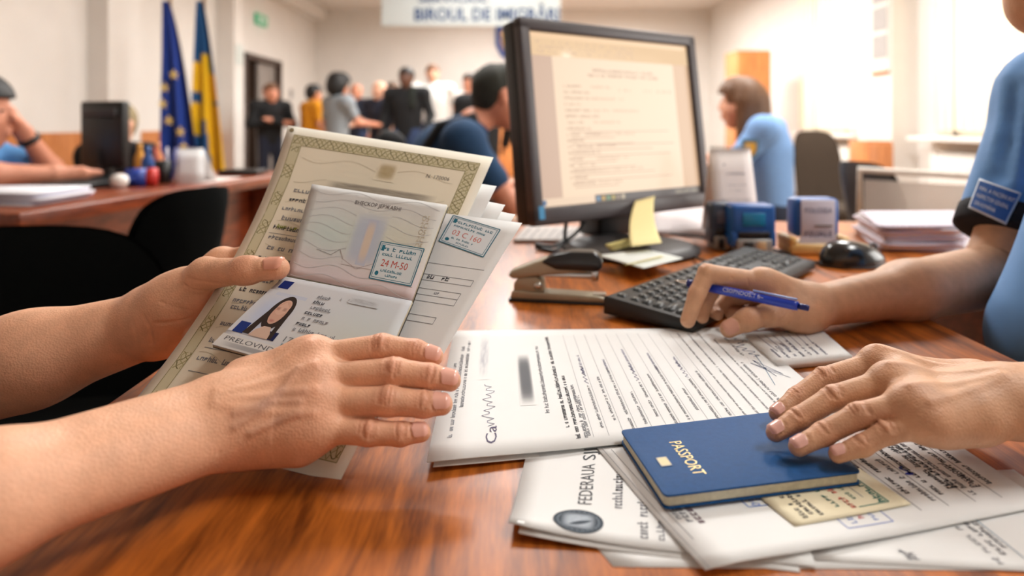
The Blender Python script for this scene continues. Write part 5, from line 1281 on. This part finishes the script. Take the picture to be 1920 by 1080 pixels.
    if hairstyle != 'bald':
        H = {'short': [(hd+D((0,-.02,.042)), hd+D((0,.005,.048)), .099, .091, .02), (hd+D((0,-.04,.0)), hd+D((0,-.03,.025)), .079, .086, .02)],
             'curly': [(hd+D((0,-.03,.04)), hd+D((0,.02,.075)), .125, .105, .03), (hd+D((0,-.06,.0)), hd+D((0,-.05,.08)), .11, .10, .03)],
             'long': [(hd+D((0,-.02,.042)), hd+D((0,.01,.052)), .104, .098, .02), (hd+D((0,-.06,.0)), hd+D((0,-.10,-.30)), .095, .075, .04), (hd+D((.06,-.03,0)), hd+D((.08,-.02,-.22)), .05, .035, .03), (hd+D((-.06,-.03,0)), hd+D((-.08,-.02,-.22)), .05, .035, .03)],
             'bun': [(hd+D((0,-.02,.042)), hd+D((0,.005,.050)), .103, .097, .02), (hd+D((0,-.11,.04)), hd+D((0,-.11,.06)), .055, .055, .02)],
             'pony': [(hd+D((0,-.02,.042)), hd+D((0,.01,.052)), .106, .100, .02), (hd+D((0,-.10,.06)), hd+D((0,-.15,-.34)), .07, .05, .03), (hd+D((0,-.05,-.03)), hd+D((0,-.03,.02)), .09, .09, .02)]}[hairstyle]
        f = field_for(H, vox*.8); ny = D((0,1,0)); nz = V(0,0,1); lim = .052
        f.cut(lambda X, Y, Z: ((X-hd.x)*ny.x+(Y-hd.y)*ny.y)-np.where((Z-hd.z) > .055, .2, lim-.05*((Z-hd.z) < .0)-.0))
        m = MB(); add_field(m, f, hair); m.build('hair', p)
    return p, w, D
LS, MS_, DS, RS_ = rgb(222,168,140), rgb(190,132,100), rgb(96,62,46), rgb(206,140,112)
H_BLK = mat('black_hair', rgb(16,14,14), rough=.6, noise=.3, scale=90); H_BRN = mat('dark_brown_hair', rgb(52,36,26), rough=.6, noise=.3, scale=90); H_GRY = mat('grey_hair', rgb(120,104,92), rough=.7, noise=.3, scale=90); H_FAIR = mat('fair_brown_hair', rgb(112,72,44), rough=.6, noise=.3, scale=90)
NVY = fab('navy_cloth', rgb(26,32,50)); BLK = fab('black_cloth', rgb(14,15,18)); JNS = fab('blue_jeans', rgb(44,62,96)); GRN = fab('dark_green_cloth', rgb(30,36,30))
def head_at(px, ytop, d, h=1.72):        # ground position for a person whose head is seen at px
    return ((px-960)*d/F, d, 0), (CAMZ-(ytop-HY)*d/F)
def stand(px, ytop, d, yaw, **kw):
    loc, zt = head_at(px, ytop, d); h = zt/1.74*1.72
    kw.setdefault('wide', 1.22); return person(loc, math.radians(yaw), h=h, **kw)
Q = 'people queueing at the back of the office'
G1 = stand(507, 158, 8.6, -140, label='guard in dark uniform with folded arms standing by the doorway', skin=RS_, top=BLK, bottom=NVY, hair=H_FAIR, hairstyle='short', long_sleeve=True, group=Q, J=dict(ell=(-.26,.06,1.14), wrl=(.06,.24,1.20), elr=(.26,.06,1.14), wrr=(-.08,.25,1.16)))
stand(586, 160, 8.6, -50, label='person in mustard yellow t-shirt standing in the queue', skin=MS_, top=fab('mustard_cloth', rgb(222,150,24)), bottom=JNS, hair=H_BLK, group=Q)
stand(634, 144, 7.6, -45, label='person in grey t-shirt with bushy black hair, one arm reaching out', skin=RS_, top=fab('grey_cloth', rgb(140,148,154)), bottom=JNS, hair=H_BLK, hairstyle='curly', group=Q, J=dict(elr=(.24,.12,1.14), wrr=(.18,.40,1.12)))
stand(669, 157, 10., 170, label='balding person in dark navy top facing the camera, beside the bushy black hair', skin=RS_, top=NVY, bottom=JNS, hair=H_BRN, hairstyle='bald', group=Q)
stand(713, 153, 8.8, 150, label='balding person in navy top turned right in the middle of the queue', skin=LS, top=NVY, bottom=NVY, hair=H_BRN, hairstyle='bald', group=Q, J=dict(elr=(.24,.12,1.14), wrr=(.16,.36,1.10)))
stand(737, 152, 10.2, 200, label='person with dark hair half hidden behind the tall dark-jacketed person', skin=LS, top=fab('teal_cloth', rgb(40,80,84)), bottom=JNS, hair=H_GRY, group=Q)
p, w_, D_ = stand(763, 126, 8.2, 170, label='tall dark-skinned person in black jacket with an olive vest strap', skin=DS, top=BLK, bottom=JNS, hair=H_BLK, group=Q, long_sleeve=True)
m = MB(); m.box((w_['chest']+w_['shl'])/2+D_((.0,.13,.02)), (.08,.03,.26), GRN, R=Matrix.Rotation(math.radians(170), 3, 'Z'), bev=.01); m.build('vest_strap', p)
stand(811, 119, 9.2, 185, label='tall fair-skinned person in white t-shirt and dark open vest', skin=LS, top=fab('white_cloth', rgb(208,206,202)), bottom=JNS, hair=H_FAIR, group=Q)
stand(884, 138, 8.6, 140, label='person in white top and dark straps near the dark-haired figure', skin=RS_, top=fab('cream_cloth', rgb(222,208,200)), bottom=NVY, hair=H_BRN, hairstyle='bun', group=Q)
stand(905, 136, 6.2, 15, label='figure with long black hair and black clothes in front of the queue', skin=MS_, top=BLK, bottom=BLK, hair=H_BLK, hairstyle='long', long_sleeve=True, group=Q)
# man in the blue T-shirt bending over the counter in front of the monitor
loc, zt = head_at(948, 138, 2.75)
p, w_, D_ = person((loc[0]-.185, 2.62, 0), math.radians(-80), label='person in dark blue t-shirt with backpack strap, bent forward behind the monitor', skin=RS_, top=fab('dark_blue_cloth', rgb(22,58,92)), bottom=BLK, hair=mat('short_dark_hair', rgb(40,42,34), rough=.8, noise=.3, scale=90), h=1.74, wide=1.12, sit=True, vox=.008,
    J=dict(pel=(0,-.20,.50), chest=(0,-.06,.78), neck=(0,.06,.965), head=(0,.17,1.065), shl=(-.19,.0,.90), shr=(.19,.0,.90), ell=(-.24,.16,.68), elr=(.24,.16,.68), wrl=(-.20,.40,.70), wrr=(.20,.40,.70), hil=(-.1,-.12,.48), hir=(.1,-.12,.48)))
m = MB(); q = w_
for s in 'lr': m.tube([q['sh'+s].lerp(q['neck'], .35)+D_((0,.06,-.06)), q['sh'+s].lerp(q['neck'], .35)+D_((0,.02,.065)), q['sh'+s].lerp(q['neck'], .35)+D_((0,-.10,.03)), q['chest']+D_((.1 if s == 'r' else -.1,-.16,-.05))], .022, BLK)
m.build('backpack_strap', p)
m = MB(); m.box(q['chest']+D_((0,-.25,0)), (.28,.12,.34), BLK, R=Matrix.Rotation(math.radians(-80), 3, 'Z') @ Matrix.Rotation(math.radians(-25), 3, 'X'), bev=.05, seg=3); m.build('backpack', label='black backpack worn on the back of the bending blue t-shirt person', cat='backpack')
# seated officer with long hair at right
UNB = mat('pale_blue_uniform', rgb(120,158,206), rough=.85, noise=.06, scale=60)
loc, zt = head_at(1372, 140, 3.35)
p, w_, D_ = person((loc[0]+.20, 3.40, 0), math.radians(62), label='seated officer with long brown hair in pale blue shirt, behind the flip calendar', skin=LS, top=UNB, bottom=NVY, hair=mat('chestnut_hair', rgb(104,70,42), rough=.55, noise=.3, scale=90), hairstyle='long', sit=True, h=1.70, vox=.008,
    J=dict(neck=(0,.06,1.0), head=(0,.14,1.09), chest=(0,.0,.84), shl=(-.19,.0,.955), shr=(.19,.0,.955), ell=(-.25,.16,.74), elr=(.25,.16,.74), wrl=(-.16,.38,.80), wrr=(.16,.38,.80)))
q = w_['shl'].lerp(w_['ell'], .42); m = MB(); M = Matrix.Translation(q+V(-.012,-.066,0)) @ Matrix.Rotation(math.pi/2, 4, 'X'); m.prism(shield(.13), 0, .006, mat('badge_blue', rgb(64,98,110), rough=.7), M=M); m.prism(shield(.085), .006, .009, GOLD, M=M); m.build('shoulder_badge', p, label='blue and gold shoulder badge')
# officer at the left desk
p, w_, D_ = person((-1.94,2.34,0), math.radians(-78), label='officer in light blue shirt at the left desk, chin resting on a fist', skin=RS_, top=mat('sky_blue_uniform', rgb(92,150,206), rough=.85, noise=.06, scale=60), bottom=NVY, hair=H_BLK, hairstyle='bun', sit=True, h=1.62, vox=.007,
    J=dict(neck=(0,.02,.955), head=(0,.07,1.07), chest=(0,-.04,.78), shl=(-.18,.0,.90), shr=(.18,.0,.90), ell=(-.16,.24,.850), wrl=(-.06,.185,1.0), elr=(.22,.22,.855), wrr=(.12,.36,.850)))
q = w_['wrl']; m = MB(); d_ = unit(w_['wrl']-w_['ell']); m.lathe([(.0325,-.010),(.037,-.009),(.037,.009),(.0325,.010)], q.lerp(w_['ell'], .18), BLACK, R=d_.to_track_quat('Z','Y').to_matrix(), n=20); m.build('wristwatch', label='black wristwatch on the raised arm of the officer at the left desk', cat='watch')

# ================================================================== flags by the pillar
YELF, BLUF, EUB = rgb(246,196,20), rgb(18,84,140), rgb(14,52,140)
FL = mat('flag_cloth', attr=True, rough=.85, noise=.05, scale=30, sheen=.1)
POLE = mat('flag_pole', rgb(150,120,80), rough=.4, metal=.4)
def flag(d, top, bot, colf, name, label, group, ph):
    """cloth hanging in folds: top (x, y), bottom left and right (x, y) in the photo"""
    t = empty(name, (P(top[0]+12,0,d).x, d, 0), label, 'flag', group)
    a = P(top[0], top[1], d); l, r = P(*bot[0], d), P(*bot[1], d)
    def fn(u, v):
        w = v**.72; L = a.lerp(l, v); L.x = a.x+(l.x-a.x)*w; Rr = a.lerp(r, v); Rr.x = a.x+.03+(r.x-a.x-.03)*w
        q = L.lerp(Rr, u); amp = .02+.05*v; return q+V(.012*math.sin(u*19+ph), amp*math.sin(u*15+ph+v*1.2), -.03*math.sin(u*math.pi)*v)
    m = MB(); m.grid(fn, 48, 64, FL, fcol=colf); m.grid(lambda u, v: fn(1-u, v)+V(0,.012,0), 48, 64, FL, fcol=lambda u, v: colf(1-u, v)); c = m.build('cloth', t)
    x = a.x+.03; MB().tube([(x,d+.06,.02),(x,d+.06,a.z+.10)], .014, POLE).build('pole', t)
    MB().lathe([(0,0),(.03,.02),(.035,.05),(.012,.10),(0,.14)], (x,d+.06,a.z+.10), GOLD, n=14).build('finial', t)
    MB().lathe([(0,0),(.13,0),(.13,.03),(.03,.06),(0,.06)], (x,d+.06,0), BLACK, n=24).build('base', t)
    return t, fn, c
t, fn, c = flag(6.0, (306,2), ((291,322),(376,326)), lambda u, v: EUB, 'flag', 'dark blue flag with gold stars hanging on a pole left of the yellow cross flag', 'flags beside the pillar', .4)
m = MB()
for px, py in ((326,140),(308,164),(305,195),(316,226),(338,247),(344,276)):
    pc = P(px, py, 5.9); m.prism([(.045*(1 if k % 2 == 0 else .42)*math.sin(k*math.pi/5), .045*(1 if k % 2 == 0 else .42)*math.cos(k*math.pi/5)) for k in range(10)], -.006, .006, mat('star_gold', rgb(224,196,110), rough=.7), M=Matrix.Translation(pc) @ Matrix.Rotation(math.pi/2, 4, 'X'))
m.build('star', t)
def swe(u, v):
    c0 = .50+.10*math.sin(v*3)
    if .33+.10*u < v < .50+.09*u and v < .62: return YELF
    if abs(u-c0) < .20-.06*v and .30 < v < .68: return YELF
    if v > .58 and u < .30 and v < .78 and u < .34-.2*abs(v-.66): return YELF
    if v > .60 and u > .58+.16*(v-.6): return YELF
    return BLUF
flag(6.4, (371,2), ((352,322),(424,326)), swe, 'flag', 'blue flag with a yellow cross hanging on a pole against the pillar', 'flags beside the pillar', 1.6)

# ================================================================== things on the left desk
d = 2.72; c = Vector(((197-960)*d/F, d, DESK+.001)); R = Matrix.Rotation(math.radians(-18), 3, 'Z')
t = empty('computer_monitor', c, 'black computer monitor seen from behind on the left desk', 'monitor')
MB().box(c+V(0,0,.18), (.225,.04,.27), BLACK, R=R, bev=.01).build('rear_housing', t)
MB().box(c+V(0,0,.27)+R @ V(0,-.025,0), (.18,.02,.035), DKGREY, R=R, bev=.004).build('vent_strip', t)
MB().box(c+V(0,.0,.06), (.06,.04,.13), BLACK, R=R, bev=.006).build('neck', t)
MB().lathe([(0,0),(.11,0),(.11,.01),(0,.02)], c, BLACK, n=32, sy=.8).build('base', t)
loc, zt = head_at(203, 186, 3.5)
person((loc[0]-.02, 3.62, 0), math.radians(172), label='person in black almost hidden behind the left monitor, only fair hair and shoulder showing', skin=LS, top=BLK, bottom=NVY, hair=mat('straw_hair', rgb(136,120,88), rough=.8, noise=.3, scale=90), hairstyle='short', sit=True, h=1.40, long_sleeve=True, wide=1.1)
# cups, bottles, pens
def cyl(name, px, d, y0, y1, r, prof, m, label, cat, zb=DESK, group=None):
    x = (px-960)*d/F; h = (y1-y0)*d/F
    return MB().lathe([(a*r, b*h) for a, b in prof], (x,d,zb), m, n=24).build(name, label=label, cat=cat, group=group)
BOT = [(0,0),(.95,0),(1,.05),(1,.62),(.45,.80),(.4,.85),(.42,.86),(.42,1),(0,1)]
cyl('bottle', 277, 2.52, 272, 340, .022, BOT, mat('blue_bottle', rgb(34,80,150), rough=.35), 'blue bottle in the group beside the left monitor', 'bottle')
cyl('bottle', 262, 2.62, 270, 340, .020, BOT, mat('amber_bottle', rgb(214,150,50), rough=.35), 'amber yellow bottle next to the blue bottle', 'bottle')
cyl('bottle', 296, 2.60, 268, 340, .020, BOT, mat('orange_bottle', rgb(212,130,70), rough=.4), 'orange bottle behind the pen cup', 'bottle')
pc = cyl('pen_cup', 306, 2.50, 302, 345, .030, [(0,0),(.9,0),(1,1),(.93,1),(.85,.06),(0,.06)], BLACK, 'black pen cup full of pens beside the tent calendar', 'cup')
for k, (dx, cc, nm) in enumerate(((-.015,rgb(190,40,44),'red pen leaning in the black cup'),(.004,rgb(220,214,220),'white pen leaning in the black cup'),(.018,rgb(40,60,150),'blue pen leaning in the black cup'))):
    x = (306-960)*2.5/F+dx; MB().tube([(x*.99+dx*.0-.0,2.5,DESK+.015),(x+dx*1.2,2.5+.01*k,DESK+.135)], .004, mat('pen_colour_%d' % k, cc, rough=.4)).build('pen', label=nm, cat='pen')
x = (272-960)*2.42/F; rp = empty('tape_roll', (x,2.40,DESK), 'blue and red cylinder lying at the desk edge before the bottles', 'roll')
MB().tube([(x-.045,2.38,DESK+.032),(x+.02,2.40,DESK+.032)], .032, mat('roll_blue', rgb(30,60,150), rough=.4), n=24).build('blue_half', rp, label='blue half')
MB().tube([(x+.02,2.40,DESK+.032),(x+.05,2.41,DESK+.032)], .0325, mat('roll_red', rgb(196,50,44), rough=.4), n=24).build('red_half', rp, label='red half')
x = (224-960)*2.32/F; MB().lathe([(0,0),(.022,.004),(.030,.024),(.024,.044),(0,.05)], (x,2.32,DESK), TRIM, n=24).build('white_puck', label='round white object on the left desk before the black monitor', cat='desk object')
x = (357-960)*2.55/F; tc = empty('tent_card', (x,2.55,DESK), 'blank white tent calendar standing on the left desk beside the flags', 'calendar')
for s in (-1, 1):
    a, b = (V(x-.062,2.55,DESK+.13), V(x+.045,2.55+.01,DESK+.13)); e_, g_ = V(x-.052,2.55+s*.055,DESK), V(x+.075,2.56+s*.055,DESK)
    Sheet([(a, b), (e_, g_)] if s < 0 else [(b, a), (g_, e_)], th=.002, col=rgb(226,226,226), n=3).b.build('panel', tc)
x = (170-960)*2.15/F; kk = empty('keyboard', (-1.50,2.27,DESK), 'black keyboard lying near the edge of the left desk', 'keyboard')
MB().box((-1.50,2.27,DESK+.012), (.14,.42,.022), BLACK, R=Matrix.Rotation(math.radians(-8), 3, 'Z'), bev=.004).build('case', kk)
m = MB()
for i in range(5):
    for j_ in range(18): m.box(V(-1.50,2.27,DESK+.026)+Matrix.Rotation(math.radians(-8), 3, 'Z') @ V(-.05+.025*i,-.19+.0224*j_,0), (.02,.018,.006), KEY, R=Matrix.Rotation(math.radians(-8), 3, 'Z'))
m.build('keys', kk)
x = (30-960)*1.95/F
for k in range(5):
    z = DESK+.002+.007*k; c_ = V(-1.43+.012*(k % 3),1.92+.01*(k % 2),z)
    Sheet([(c_+V(-.16,.12,.004), c_+V(.13,.12,.004)), (c_+V(-.18,-.09,.004), c_+V(.13,-.12,.004))], th=.006, col=(rgb(226,226,232), rgb(190,186,214))[k % 2], n=3).build('paper_stack', ('topmost','second','middle','fourth','lowest')[4-k]+' bundle of the white and lilac papers at the left desk corner', 'paper', 'papers at the left desk corner')
c_ = V(-1.22,2.62,DESK+.003); Sheet([(c_+V(-.08,.14,0), c_+V(.10,.14,0)), (c_+V(-.10,-.12,0), c_+V(.08,-.12,0))], th=.003, col=rgb(220,206,200), n=3).build('paper_sheet', 'pale papers on the left desk right of the tent calendar', 'paper')
MB().box((P(455,326,2.95).x,2.95,DESK+.012), (.17,.12,.022), BLACK, bev=.004).build('binder', label='flat black binder at the right end of the left desk', cat='binder')
